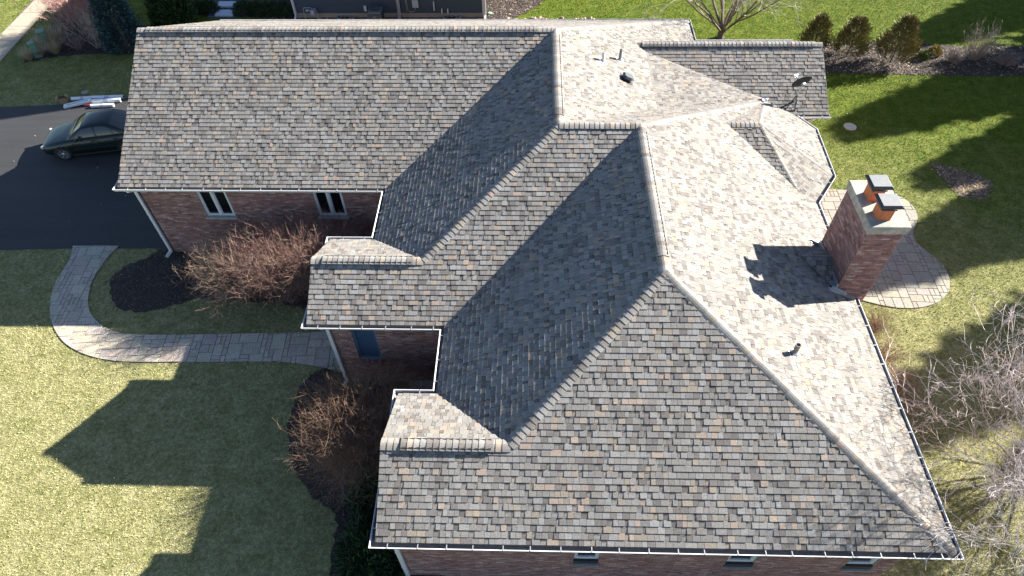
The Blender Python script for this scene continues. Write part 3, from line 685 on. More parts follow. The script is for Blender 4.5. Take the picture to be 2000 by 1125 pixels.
#PART2
# ------------------------------------------------------------------ plants: builders
def jit(r, s): return np.array([r.gauss(0, s), r.gauss(0, s), r.gauss(0, s)])
def unit(v): return v/(math.sqrt(v[0]*v[0]+v[1]*v[1]+v[2]*v[2])+1e-9)
def twig_path(r, p, d, L, seg, wob, lift):
    pts = [p]; 
    for i in range(seg):
        d = unit(d+jit(r, wob)+np.array([0, 0, lift])); p = p+d*L/seg; pts.append(p)
    return pts, d
def twig_shrub(name, base, h, rad_, n, cols, seed, label, group=None, fine=5, r0=.011, tips=None, cat='shrub', spread=1.0):
    r = random.Random(seed); t = empty(name, (base[0], base[1], 0), label, cat, group); st = MB(); tw = MB()
    for i in range(n):
        a = r.uniform(0, 2*math.pi); rr = rad_*.25*math.sqrt(r.random()); p = np.array([rr*math.cos(a), rr*math.sin(a), 0.0]); a += r.gauss(0, .5)
        tilt = (r.random()**.7)*spread*math.atan2(rad_, h*.75); d = np.array([math.sin(tilt)*math.cos(a), math.sin(tilt)*math.sin(a), math.cos(tilt)])
        L = h*r.uniform(.75, 1.08)/(.55+.45*math.cos(tilt)); L = min(L, math.hypot(h, rad_)); col = tuple(np.array(r.choice(cols))*r.uniform(.75, 1.2))
        pts, dd = twig_path(r, p, d, L, 5, .12, .02); st.tube(pts, [r0, r0*.85, r0*.7, r0*.55, r0*.4, r0*.22], 3, col, cap=False)
        for j in range(fine):
            k = r.randint(1, 4); f = r.random(); q = pts[k]+(pts[k+1]-pts[k])*f; sd = unit(unit(pts[k+1]-pts[k])+jit(r, .55)); l2 = L*r.uniform(.16, .4)
            p2, d2 = twig_path(r, q, sd, l2, 3, .15, .05); c2 = tuple(np.array(tips if tips and r.random() < .3 else r.choice(cols))*r.uniform(.8, 1.25))
            tw.tube(p2, [r0*.5, r0*.4, r0*.3, r0*.18], 3, c2, cap=False)
            for _ in range(2):
                q = p2[r.randint(1, 2)]; p3, _d = twig_path(r, q, unit(d2+jit(r, .6)), l2*.5, 2, .2, .05); tw.tube(p3, [r0*.35, r0*.25, r0*.15], 3, c2, cap=False)
    st.build('stems', M['twig'], t); tw.build('twigs', M['twig'], t, kind='stuff'); return t
def bare_tree(name, base, h, rad_, seed, cols, label, trunk_r=.13, LF=(.42, .6), LR=(.38, .6), limbs=7, fork=.18, depth=4, kids=(4, 4, 4, 3), lowtilt=.5, lean=(0, 0), group=None, twr=1.0, droop=0.0):
    r = random.Random(seed); t = empty(name, (base[0], base[1], 0), label, 'tree', group); tr = MB(); cr = MB(); bc = np.array(cols[0])
    top = np.array([lean[0], lean[1], h*fork]); tr.tube([np.zeros(3), top*.5+jit(r, .03)*[1, 1, 0], top], [trunk_r*1.35, trunk_r*1.05, trunk_r], 9, tuple(bc*.8))
    def rec(p, d, L, rr, lv):
        seg = 4 if lv < 2 else 3
        pts, dd = twig_path(r, p, d, L, seg, .10+.05*lv, .05 if lv else .03); 
        rs = [rr*(1-.6*i/seg) for i in range(seg+1)]
        (tr if lv == 0 else cr).tube(pts, rs, 6 if lv == 0 else 4 if lv == 1 else 3, tuple(np.array(cols[min(lv, len(cols)-1)])*r.uniform(.8, 1.2)), cap=False)
        if lv >= depth: return
        for i in range(kids[min(lv, len(kids)-1)]+ (r.random() < .5)):
            k = r.randint(1, seg-1) if i else seg-1; f = r.random(); q = pts[k]+(pts[k+1]-pts[k])*(f if i else 1)
            ax = unit(pts[k+1]-pts[k]); nd = unit(ax+jit(r, .42)+np.array([0, 0, .08-droop*lv])); rec(q, nd, L*r.uniform(.42, .68), max(rs[k]*r.uniform(.45, .65), .0035*twr), lv+1)
    for i in range(limbs):
        a = 2*math.pi*(i+r.uniform(-.3, .3))/limbs; tl = r.uniform(.3, 1.05)*math.atan2(rad_, h*.5)
        d = np.array([math.sin(tl)*math.cos(a), math.sin(tl)*math.sin(a), math.cos(tl)]); rec(top*r.uniform(.55, 1), d, math.hypot(rad_, h)*r.uniform(*LF), trunk_r*r.uniform(*LR), 0)
    tr.build('trunk', M['twig'], t); cr.build('crown', M['twig'], t, kind='stuff'); return t
def leafy(b, p, d, L, W, col, r):
    dx, dy, dz_ = d; l = math.sqrt(dx*dx+dy*dy+dz_*dz_)+1e-9; dx /= l; dy /= l; dz_ /= l; a, c, e_ = r.gauss(0, 1), r.gauss(0, 1), r.gauss(0, 1)
    x, y, z = dy*e_-dz_*c, dz_*a-dx*e_, dx*c-dy*a; l = W/(math.sqrt(x*x+y*y+z*z)+1e-9); x *= l; y *= l; z *= l; px, py, pz = p; i = len(b.v)
    qx, qy, qz = px+dx*L, py+dy*L, pz+dz_*L; b.v += [(px-x*.5, py-y*.5, pz-z*.5), (px+x*.5, py+y*.5, pz+z*.5), (qx+x*.3, qy+y*.3, qz+z*.3), (qx-x*.3, qy-y*.3, qz-z*.3)]; b.face((i, i+1, i+2, i+3), col)
def conifer(name, base, h, rad_, seed, cols, label, n=2600, power=.9, leaf=(.13, .035), up=.25, group=None, cat='shrub', tipcol=None, droop=.0, trunk=.05, ragged=.25, lean=(0, 0), skirt=.04):
    r = random.Random(seed); t = empty(name, (base[0], base[1], 0), label, cat, group); tk = MB(); tk.tube([(0, 0, 0), (lean[0]*.5, lean[1]*.5, h*.5), (lean[0]*.95, lean[1]*.95, h*.93)], [trunk*h*.35, trunk*h*.2, .01], 7, (.16, .11, .08))
    b = MB(); nb = int(n/14)
    for i in range(nb):
        f = r.random()**1.25; z = h*(skirt+(1-skirt)*f); R = rad_*(1-f)**power*r.uniform(1-ragged, 1+ragged*.5)+.04
        a = r.uniform(0, 2*math.pi); d = np.array([math.cos(a), math.sin(a), up-droop*(1-f)]); c = np.array([lean[0]*f, lean[1]*f, z-.2*up*R]); base_c = np.array(r.choice(cols))
        for k in range(14):
            s = r.uniform(.35, 1.0)**.6; p = c+d*R*s+jit(r, .05+.03*R); cc = base_c*r.uniform(.7, 1.25)
            if tipcol is not None and s > .85 and r.random() < .45: cc = np.array(tipcol)*r.uniform(.7, 1.2)
            leafy(b, p, d+jit(r, .35)+np.array([0, 0, up*.6]), leaf[0]*r.uniform(.6, 1.3), leaf[1]*r.uniform(.7, 1.4), tuple(cc), r)
    tk.build('trunk', M['twig'], t); b.build('foliage', M['leaf'], t, kind='stuff'); return t
def mound(name, base, h, rad_, seed, cols, label, n=1500, leaf=(.06, .03), group=None, cat='shrub', tipcol=None, sx=1.0):
    r = random.Random(seed); t = empty(name, (base[0], base[1], 0), label, cat, group); b = MB(); st = MB()
    for i in range(8):
        a = r.uniform(0, 6.28); st.tube([(0, 0, 0), (rad_*.5*math.cos(a)*sx, rad_*.5*math.sin(a), h*.6)], [.012, .006], 4, (.12, .09, .07), cap=False)
    for i in range(n):
        v = unit(jit(r, 1)); v[2] = abs(v[2]); s = r.uniform(.55, 1.0)*(1+.12*math.sin(7*v[0]+seed)*math.cos(6*v[1])); p = np.array([v[0]*rad_*s*sx, v[1]*rad_*s, .05+v[2]*h*s])
        cc = np.array(tipcol if tipcol is not None and s > .9 and r.random() < .4 else r.choice(cols))*r.uniform(.65, 1.3)
        leafy(b, p, v+jit(r, .5)+np.array([0, 0, .4]), leaf[0]*r.uniform(.6, 1.4), leaf[1]*r.uniform(.7, 1.3), tuple(cc), r)
    st.build('stems', M['twig'], t); b.build('foliage', M['leaf'], t, kind='stuff'); return t
def tuft(name, base, h, seed, label, n=260, cols=((.50, .40, .25), (.42, .32, .19), (.58, .48, .32)), group='dry grass clumps round the utility pedestals', rb=.12, spread=.75):
    r = random.Random(seed); t = MB()
    for i in range(n):
        a = r.uniform(0, 6.28); q = rb*math.sqrt(r.random()); p = np.array([q*math.cos(a), q*math.sin(a), 0.0]); tl = r.random()*spread; a += r.gauss(0, .4)
        d = np.array([math.sin(tl)*math.cos(a), math.sin(tl)*math.sin(a), math.cos(tl)]); L = h*r.uniform(.5, 1.1); s = unit(np.cross(d, (0, 0, 1.0)))*.006
        c = tuple(np.array(r.choice(cols))*r.uniform(.8, 1.2)); pts = [p]
        for k in range(3): d = unit(d+np.array([math.cos(a)*.12, math.sin(a)*.12, -.10*k])); pts.append(pts[-1]+d*L/3)
        for k in range(3): i0 = len(t.v); w0 = 1-k*.3; w1 = 1-(k+1)*.3; t.v += [tuple(pts[k]-s*w0), tuple(pts[k]+s*w0), tuple(pts[k+1]+s*w1), tuple(pts[k+1]-s*w1)]; t.face((i0, i0+1, i0+2, i0+3), c)
    return tag(t.build(name, M['leaf'], loc=(base[0], base[1], 0)), label, 'ornamental grass', group)
G2 = lambda px, py: at(px, py)[:2]
RED = [(.20, .105, .095), (.25, .135, .12), (.16, .09, .08), (.27, .18, .15)]; TAN = [(.30, .235, .175), (.25, .19, .145), (.20, .145, .115), (.33, .27, .20)]; GREYT = [(.26, .20, .18), (.30, .24, .21), (.20, .16, .14)]
gr = 'bare twiggy shrubs in the bed below the garage windows'
twig_shrub('bare_shrub', G2(478, 562), 1.8, 1.15, 560, TAN+RED, 1, 'bare shrub of tan twigs in the front bed, nearest the garage downspout', gr, tips=(.36, .27, .19), fine=10, r0=.0075)
twig_shrub('bare_shrub', G2(560, 566), 2.2, 1.2, 620, RED+TAN[1:3], 2, 'bare reddish shrub between the two garage windows, middle of the front bed', gr, tips=(.33, .2, .16), fine=10, r0=.0075)
twig_shrub('bare_shrub', G2(645, 550), 2.2, 1.15, 560, RED+TAN[:2], 3, 'bare reddish shrub in the inner corner under the second garage window', gr, tips=(.33, .2, .16), fine=10, r0=.0075)
BRN = [(.19, .13, .10), (.24, .155, .11), (.16, .11, .09), (.27, .165, .11)]
twig_shrub('bare_shrub', G2(738, 878), 1.95, 1.75, 1500, BRN, 4, 'dark brown bare shrub with orange tips in the shaded corner by the middle downspout', fine=8, tips=(.20, .12, .075), r0=.0075)
YEW = [(.018, .040, .016), (.025, .055, .02), (.03, .065, .022), (.015, .03, .015)]
mound('yew_shrub', G2(752, 985), 1.5, 1.05, 21, YEW, 'dark green spreading yew against the brick beside the front downspout', 7000, (.16, .03), tipcol=(.05, .10, .03), sx=.8)
mound('yew_shrub', G2(738, 1092), 1.2, 1.0, 22, YEW, 'low dark yew under the front gable corner at the bottom edge', 6000, (.16, .03), tipcol=(.05, .10, .03))
# far corner bed
conifer('blue_spruce', G2(252, 92), 4.2, 1.15, 31, [(.035, .075, .072), (.05, .10, .098), (.028, .06, .06)], 'blue green spruce standing beside the far end of the garage ridge', 9000, .8, (.15, .05), tipcol=(.09, .15, .15), cat='tree')
mound('evergreen_shrub', G2(345, 52), 2.3, 1.15, 32, [(.03, .06, .015), (.045, .085, .02), (.02, .04, .012)], 'large dark green evergreen shrub behind the garage ridge', 8000, (.17, .05), tipcol=(.08, .13, .03))
twig_shrub('red_twig_shrub', G2(172, 62), 2.6, 1.3, 230, [(.40, .22, .19), (.34, .18, .16), (.48, .33, .28)], 33, 'tall reddish bare shrub beside the sidewalk bend', fine=5, r0=.014)
twig_shrub('bare_sapling', G2(196, 92), 2.3, .9, 26, [(.44, .36, .30), (.36, .29, .25)], 34, 'pale bare shrub with a few long stems in the far dark bed', fine=5, r0=.016)
twig_shrub('low_bare_shrub', G2(155, 97), .9, .5, 40, GREYT, 35, 'small grey bare shrub in the far bed next to the dry grasses', fine=4)
twig_shrub('low_bare_shrub', G2(205, 60), .9, .7, 60, GREYT, 36, 'small grey bare shrub between the tall red twigs and the spruce', fine=4)
mound('green_shrub', G2(128, 56), .5, .35, 37, [(.06, .09, .02), (.09, .12, .03)], 'small yellow green shrub at the edge of the far bed', 900)
for i, (px, py, h) in enumerate([(60, 116, .75), (82, 108, .7), (104, 92, 1.45), (112, 104, .9), (122, 84, 1.2), (72, 92, .6)]):
    tuft('ornamental_grass', G2(px, py), h, 40+i, ['dry tan grass clump at the lawn edge of the far bed', 'low dry grass clump in front of the green pedestals', 'tall pale grass plume behind the larger green pedestal', 'dry grass clump beside the larger green pedestal', 'tan grass clump behind the pedestals nearest the red twigs', 'short dry grass between the two green pedestals'][i], 420)
M['green_box'] = plain('green_plastic', (.16, .27, .19), .6, gr=6, amt=.2)
for i, (px, py, h, w_, rz) in enumerate([(76, 110, .78, .15, .5), (97, 92, .95, .19, .5)]):
    x, y = G2(px, py); t = empty('utility_pedestal', (x, y, 0), ['smaller faded green utility pedestal among dry grass by the sidewalk', 'larger green utility pedestal in front of the tall dry grass'][i], 'utility box', 'green utility pedestals', rz)
    b = MB(); b.box((0, 0, h*.42), (w_, w_*.8, h*.42)); b.build('pedestal_body', M['green_box'], t, bev=.02)
    b = MB(); b.box((0, 0, h*.93), (w_*1.12, w_*.92, h*.08)); b.build('pedestal_lid', M['green_box'], t, bev=.05, seg=3); b = MB(); b.box((0, 0, .02), (w_*1.3, w_*1.1, .02)); b.build('pedestal_base', M['concrete'], t)
# rear bed
JUN = [(.13, .13, .035), (.17, .15, .05), (.09, .095, .025)]
g_ = 'junipers in the rear mulch bed'
conifer('juniper', G2(1652, 112), 1.9, .85, 51, JUN, 'olive juniper with tan tips nearest the end of the porch roof', 6000, .6, (.12, .028), .7, g_, tipcol=(.27, .19, .08))
conifer('juniper', G2(1738, 122), 2.2, .92, 52, JUN, 'taller olive juniper beside the small golden shrubs', 6600, .6, (.12, .028), .7, g_, tipcol=(.29, .20, .085))
conifer('juniper', G2(1585, 98), 1.7, .7, 53, JUN, 'juniper half hidden behind the porch ridge, only its top showing', 4600, .6, (.12, .028), .7, g_, tipcol=(.27, .19, .08))
mound('globe_shrub', G2(1784, 98), .38, .28, 54, [(.10, .09, .015), (.14, .12, .02)], 'small olive globe shrub right behind the taller juniper', 900)
mound('globe_shrub', G2(1800, 115), .38, .28, 55, [(.08, .12, .02), (.11, .15, .025)], 'small green globe shrub at the front of the little group of three', 900)
mound('globe_shrub', G2(1822, 107), .42, .32, 56, [(.26, .19, .02), (.20, .17, .02)], 'small golden globe shrub farthest from the junipers', 1000)
twig_shrub('bare_shrub', G2(1898, 116), 1.5, .8, 60, [(.30, .26, .20), (.24, .2, .16)], 57, 'open bare shrub in the shaded end of the rear bed')
twig_shrub('low_bare_shrub', G2(1858, 122), .6, .4, 70, GREYT, 58, 'low bare shrub between the golden globe and the open bare shrub')
twig_shrub('low_bare_shrub', G2(1962, 128), .6, .6, 90, GREYT, 59, 'low bare shrub at the far end of the rear bed')
for i, (px, py, s_) in enumerate([(1712, 640, .55), (1722, 700, .6), (1738, 750, .7), (1752, 800, .6)]):
    twig_shrub('dry_perennial', G2(px, py), s_*1.1, s_, 110, TAN+[(.34, .18, .10)], 60+i, ['dead brown perennial by the chimney foot', 'dead brown perennial, second from the chimney along the wall', 'dead brown perennial, third from the chimney along the wall', 'dead brown perennial farthest from the chimney along the wall'][i], 'dead perennials along the side wall', fine=4, r0=.006, spread=1.2)
# trees
BARK = [(.18, .145, .13), (.30, .24, .225), (.52, .45, .425), (.62, .55, .525)]
bare_tree('bare_tree', (8.9, 10.7), 6.2, 3.6, 71, [(.16, .12, .10), (.32, .27, .22), (.42, .37, .31), (.46, .41, .35)], 'spreading bare tree behind the north eave, stems forking from the ground', .15, (.5, .75), (.3, .55), 13, .07, 4, (5, 5, 4, 2), twr=1.2)
bare_tree('bare_tree', (13.9, -12.6), 4.3, 4.2, 72, BARK, 'pale bare tree at the side lawn, crown reaching over the dry grass', .10, (.36, .52), (.22, .34), 14, .10, 4, (6, 5, 4, 3), twr=1.7)
bare_tree('bare_tree', (13.2, -16.3), 5.6, 7.0, 79, BARK, 'bare tree at the bottom corner with twigs hanging over the roof edge', .10, (.42, .58), (.22, .34), 18, .14, 4, (6, 5, 4, 3), twr=1.8)
SPR = [(.022, .05, .02), (.03, .065, .025), (.018, .04, .018)]
first = None
far = [(40.0, 11.2, 1.04), (35.5, 5.8, 1.04), (39, 15.0, 1.1), (35.2, .3, 1.12), (37.5, -1.6, 1.02), (41, 21, 1.0), (37, 26, .82), (35, -7.0, .92)]
wh = ['tallest', 'second', 'third', 'fourth', 'fifth', 'sixth', 'seventh', 'eighth', 'ninth', 'tenth', 'eleventh', 'twelfth']
for i, (x, y, s) in enumerate(far):
    if first is None:
        first = conifer('spruce_tree', (x, y), 12.5, 3.5, 81, SPR, 'spruce beyond the side lawn', 15000, .85, (.62, .20), .1, 'spruces that shade the side lawn', 'tree', skirt=.08, ragged=.4)
        o = first
    else:
        o = first.copy(); COL.objects.link(o); o.location = (x, y, 0)
        for ch in list(first.children): c = ch.copy(); COL.objects.link(c); c.parent = o
        o.rotation_euler = (0, 0, i*1.3)
    o.scale = (s*.95, s*.95, s); o['label'] = '%s spruce of the row beyond the side lawn, counted from the house ridge line' % wh[i]
# ------------------------------------------------------------------ neighbour's house
nbh = empty('neighbour_house', (0, 0, 0), 'house with dark blue siding and white corner boards behind the garage ridge', 'house')
NX0, NX1, NY, NE_, NP = -13.6, -3.35, 12.78, 6.0, 10.3; NXC = (NX0+NX1)/2
M['siding'] = plain('dark_blue_siding', (.040, .058, .085), .6, gr=4, amt=.15)
M['stonebase'] = plain('beige_foundation', (.34, .29, .22), .9, gr=8, amt=.3, bs=.3)
b = MB()
pr = [(NX0+.02, .2), (NX1-.02, .2), (NX1-.02, NE_), (NXC, NP), (NX0+.02, NE_)]
b.poly([(x, NY+.02, z) for x, z in pr]); b.poly([(x, NY+11, z) for x, z in pr][::-1])
for i in range(5): j = (i+1) % 5; b.poly([(pr[i][0], NY+.02, pr[i][1]), (pr[i][0], NY+11, pr[i][1]), (pr[j][0], NY+11, pr[j][1]), (pr[j][0], NY+.02, pr[j][1])])
nw = b.build('siding_wall', M['siding'], nbh)
z = .28; r_ = math.sin(.09); 
while z < NP-.5:
    hw = (NX1-NX0)/2 if z+.15 < NE_ else (NX1-NX0)/2*(NP-z-.15)/(NP-NE_)
    b = MB(); i0 = len(b.v); zz = .152
    P_ = [(NXC-hw, NY-.012, z), (NXC+hw, NY-.012, z), (NXC+hw, NY+.008, z+zz), (NXC-hw, NY+.008, z+zz)]
    b.poly(P_); b.poly([(NXC-hw, NY+.018, z), (NXC+hw, NY+.018, z), P_[1], P_[0]]); b.build('siding_board', M['siding'], nw); z += .15
b = MB(); b.box((NXC, NY+.03, .13), ((NX1-NX0)/2-.03, .05, .14)); b.build('foundation', M['stonebase'], nbh)
for x in (NX0+.03, NX1-.03): b = MB(); b.box((x, NY-.015, 2.9), (.07, .03, 2.64)); b.build('corner_board', M['white'], nbh, bev=.005)
for s in (-1, 1):  # unseen roof; gable and deep overhang invented for the shadow on the driveway
    b = MB(); ex = NXC+s*((NX1-NX0)/2+.35); ez = NE_-.30
    q = [(NXC, NY-1.0, NP+.12), (ex, NY-1.0, ez+.12), (ex, NY+11.4, ez+.12), (NXC, NY+11.4, NP+.12)]
    b.poly(q); b.poly([(x, y, z_-.12) for x, y, z_ in q][::-1])
    for i in range(4): j = (i+1) % 4; b.poly([q[i], q[j], (q[j][0], q[j][1], q[j][2]-.12), (q[i][0], q[i][1], q[i][2]-.12)])
    b.build('roof', M['shingle'], nbh) if False else b.build('roof', plain('dark_roofing%d' % (s+1), (.06, .06, .065), .95, gr=20, amt=.4), nbh)
def nds(x, y, mat=None, w_=.045):
    b = MB(); b.box((x, y, 2.8), (w_, .035, 2.62)); b.box((x+.0, y-.12, .13), (w_, .14, .035), R=np.array([[1, 0, 0], [0, .93, -.36], [0, .36, .93]])); return b.build('downspout', mat or M['white'], nbh, bev=.006)
nds(NX0+.03, NY-.07); nds(NX1+.04, NY-.07); nds(-7.92, NY-.08, plain('grey_conduit', (.32, .33, .35), .5, gr=5), .085)
for x in (-10.85, -5.1):      # window wells with ribbed steel rims
    ww = empty('window_well', (x, NY, 0)); ww.parent = nbh; b = MB(); n_ = 12
    for i in range(n_):
        a0, a1 = math.pi+math.pi*i/n_, math.pi+math.pi*(i+1)/n_
        b.poly([(.52*math.cos(a0), .5*math.sin(a0), .01), (.52*math.cos(a1), .5*math.sin(a1), .01), (.52*math.cos(a1), .5*math.sin(a1), .16), (.52*math.cos(a0), .5*math.sin(a0), .16)])
        b.poly([(.52*math.cos(a0), .5*math.sin(a0), .16), (.52*math.cos(a1), .5*math.sin(a1), .16), (.47*math.cos(a1), .45*math.sin(a1), .16), (.47*math.cos(a0), .45*math.sin(a0), .16)])
    b.build('well_rim', M['flash'], ww); b = MB(); b.box((0, -.02, .16), (.5, .02, .02)); b.box((0, -.2, .165), (.012, .22, .008)); b.box((-.25, -.18, .165), (.012, .18, .008)); b.box((.25, -.18, .165), (.012, .18, .008)); b.build('well_grate', M['flash'], ww)
    b = MB(); b.poly([(.45*math.cos(math.pi+math.pi*i/10), .43*math.sin(math.pi+math.pi*i/10), .05) for i in range(11)]); b.build('well_cover', M['glass'], ww)
for x, z0_, z1_ in ((-6.02, .45, .9), (-5.62, .30, .5), (-5.30, .30, .5)):
    b = MB(); b.tube([(x, NY-.02, z1_), (x, NY-.08, z1_-.02), (x, NY-.09, z0_)], .035, 8); b.build('white_vent_pipe', M['white'], nbh)
b = MB(); b.box((-7.0, NY-.06, .82), (.16, .07, .20)); mb_ = b.build('meter_box', plain('pale_grey_enclosure', (.40, .42, .45), .5), nbh, bev=.01)
b = MB(); b.tube([(-7.45, NY-.05, 1.6), (-7.45, NY-.05, .45), (-7.3, NY-.05, .34), (-7.1, NY-.06, .40), (-7.0, NY-.06, .62)], .014, 5); b.tube([(-7.5, NY-.04, 1.6), (-7.5, NY-.04, .05)], .016, 5); b.build('cable', M['flash'], mb_)
b = MB(); b.box((-9.72, NY-.05, .55), (.07, .05, .14)); b.build('disconnect_box', M['frame'], nbh, bev=.008)
# gas meter
gm = empty('gas_meter', (-12.7, NY-.22, 0), 'grey gas meter and piping on the wall beside the white corner board', 'gas meter'); gp = plain('meter_grey', (.36, .37, .38), .5, gr=9)
b = MB(); b.tube([(-.32, 0, 0), (-.32, 0, .62), (-.28, 0, .68), (.1, 0, .68), (.14, 0, .62)], .02, 6); b.tube([(.38, 0, 0), (.38, .0, .4), (.32, 0, .62), (.2, 0, .66)], .02, 6); b.tube([(.38, 0, .1), (.6, -.02, .02)], .018, 6); b.build('gas_pipe', gp, gm)
b = MB(); b.box((.15, 0, .42), (.13, .10, .15)); b.build('meter_body', gp, gm, bev=.04, seg=3); b = MB(); b.lathe((-.1, -.02, .55), [(.06, -.05), (.11, -.03), (.11, .03), (.05, .06)], 14); b.build('regulator', gp, gm)
b = MB(); R = np.array([[1, 0, 0], [0, 0, -1], [0, 1.0, 0]]); b.lathe((.15, -.105, .44), [(.045, -.005), (.045, .012)], 14, R=R); b.build('meter_dial', M['white'], gm)
# air conditioner
ac = empty('air_conditioner', (-9.05, NY-.75, 0), 'grey air conditioning unit with a round top fan against the blue siding', 'air conditioner'); ag = plain('unit_grey', (.15, .155, .165), .5, gr=7); 
b = MB(); b.box((0, 0, .04), (.45, .45, .04)); b.build('pad', M['concrete'], ac)
b = MB(); b.box((0, 0, .47), (.36, .36, .38)); bd_ = b.build('casing', ag, ac, bev=.04, seg=3)
for s in range(4):
    for k in range(9):
        a = s*math.pi/2; R = np.array([[math.cos(a), -math.sin(a), 0], [math.sin(a), math.cos(a), 0], [0, 0, 1]]); q = MB(); q.box(R@np.array([0, -.368, .16+k*.075]), (.31, .006, .012), R=R); q.build('louvre', M['dark'], bd_)
b = MB(); b.lathe((0, 0, .85), [(.33, 0), (.33, .03), (.29, .035), (.29, .005)], 28); b.build('fan_ring', ag, ac)
b = MB(); b.lathe((0, 0, .845), [(.29, 0), (.288, .008)], 28); b.build('fan_well', M['dark'], ac)
b = MB(); b.lathe((0, 0, .86), [(.07, 0), (.06, .03), (.0, .035)], 14)
for k in range(4):
    a = k*math.pi/2+.4; R = np.array([[math.cos(a), -math.sin(a), 0], [math.sin(a), math.cos(a), 0], [0, 0, 1]]); b.box(R@np.array([.16, 0, .865]), (.11, .05, .004), R=R)
b.build('fan', ag, ac); b = MB()
for k in range(5): rr = .07+.055*k; b.tube([(rr*math.cos(t), rr*math.sin(t), .89) for t in np.linspace(0, 6.283, 25)], .004, 3)
b.build('fan_guard', M['dark'], ac); b = MB(); b.box((0, -.373, .62), (.07, .003, .012)); b.build('maker_plate', M['white'], ac)
# valve cover, slabs, discs
x, y = G2(957, 27); b = MB(); b.lathe((0, 0, 0), [(.12, 0), (.12, .05), (.09, .07)], 16); tag(b.build('valve_cover', plain('pale_green_cover', (.22, .42, .28), .6), loc=(x, y, .01)), 'small round green cover in the mulch beside the neighbour downspout', 'valve cover')
st = sheet('gravel_strip', [(-18.5, 12.8), (-16.9, 12.8), (-17.0, 15.4), (-18.7, 15.4)], .014, plain('blue_grey_gravel', (.09, .13, .20), .9, gr=30, amt=.5, bs=.6))
for i, (x, y) in enumerate([(-17.6, 13.2), (-17.82, 14.15), (-18.0, 15.05)]):
    b = MB(); b.box((0, 0, .05), (.50, .30, .05)); tag(b.build('stepping_slab', plain('pale_slab%d' % i, (.50, .55, .62), .85, gr=9, amt=.15), loc=(x, y, .015), bev=.012), ['pale rectangular slab nearest the garage ridge', 'pale rectangular slab in the middle of the short slab path', 'pale rectangular slab at the top edge of the picture'][i], 'paving slab', 'slabs of the short path by the hedge')
for i, (px, py, s_) in enumerate([(388, 26, .5), (412, 24, .45), (478, 28, .5), (505, 28, .5), (530, 28, .5), (556, 30, .5)]):
    mound('hedge_shrub', G2(px, py), .75, s_, 90+i, [(.02, .045, .014), (.03, .06, .018)], ['clipped green shrub left of the slab path, farther from it', 'clipped green shrub left of the slab path, touching it', 'clipped green shrub just beyond the slab path', 'second clipped shrub from the slab path towards the blue wall', 'third clipped shrub from the slab path towards the blue wall', 'clipped green shrub closest to the white corner board'][i], 1600, (.07, .035), 'clipped shrubs along the neighbour bed', tipcol=(.06, .10, .03), sx=1.3)
x, y = G2(1660, 248); b = MB(); b.lathe((0, 0, 0), [(.27, 0), (.27, .03), (.25, .04)], 26); tag(b.build('septic_lid', plain('sandy_concrete', (.55, .48, .38), .95, gr=10, amt=.25), loc=(x, y, .0)), 'round sandy concrete lid lying in the bright side lawn', 'lid')
x, y = G2(166, 181); b = MB(); b.lathe((0, 0, 0), [(.17, 0), (.17, .03), (.15, .04)], 20); tag(b.build('round_lid', plain('grey_lid', (.30, .28, .25), .95, gr=10, amt=.25), loc=(x, y, .0)), 'small round grey lid in the shaded lawn behind the driveway', 'lid')
# edging rocks behind the roof
b0 = []
for k in range(3):
    b = MB(); r = random.Random(k); R0 = []
    for i in range(26):
        v = unit(jit(r, 1)); R0.append(v*(.8+.3*r.random()))
    bm_ = __import__('bmesh').new()
    for v in R0: bm_.verts.new(v)
    __import__('bmesh').ops.convex_hull(bm_, input=bm_.verts); me = bpy.data.meshes.new('rock'); bm_.to_mesh(me); bm_.free()
    me.materials.append(plain('reddish_rock%d' % k, [(.36, .24, .18), (.45, .34, .26), (.30, .18, .14)][k], .95, gr=9, amt=.35, bs=.5)); b0.append(me)
x0_, y0_ = G2(988, 42); x1_, y1_ = G2(1170, 43)
for i in range(34):
    f = i/33; o = bpy.data.objects.new('edging_rock', b0[i % 3]); COL.objects.link(o); s = rnd.uniform(.07, .13)
    o.location = (x0_+(x1_-x0_)*f+rnd.uniform(-.04, .04), y0_+(y1_-y0_)*f+rnd.uniform(-.15, .25)+.1, s*.35); o.scale = (s*1.2, s, s*.7); o.rotation_euler = (0, 0, rnd.uniform(0, 6))
    tag(o, 'reddish edging rock in the row between mulch and lawn behind the roof', 'rock', 'edging rocks along the neighbour bed')
# ------------------------------------------------------------------ satellite dish
dish = empty('satellite_dish', (8.72, -.42, 0), 'dark oval satellite dish on a braced mast on the porch roof', 'satellite dish')
dz = 3.72
DB = 1
b = MB(); b.box((0, 0, dz+.01), (.10, .07, .012), R=np.array([[1, 0, 0], [0, .884, -.467], [0, .467, .884]])); b.build('foot_plate', M['dark'], dish)
b = MB(); b.tube([(0, 0, dz), (.0, 0, dz+.22), (.06, .03, dz+.52), (.08, .02, dz+.66)], .034, 8); b.build('mast', M['flash'], dish)
for q in ((-.36, -.30), (-.02, -.36)): 
    b = MB(); b.tube([(q[0], q[1], dz+q[1]*.5277+.01), (.01, .01, dz+.30)], .018, 5); b.build('brace', M['dark'], dish)
dn = unit(np.array([-.26, .74, .33])); du = unit(np.cross((0, 0, 1.0), dn)); dv = np.cross(dn, du); Rd = np.array([du, dv, dn]).T; dc = np.array([.10, .10, dz+.72])
b = MB(); prof = []
for s_, off in ((1, 0), (-1, -.012)):
    pass
rings = 7; k = 32
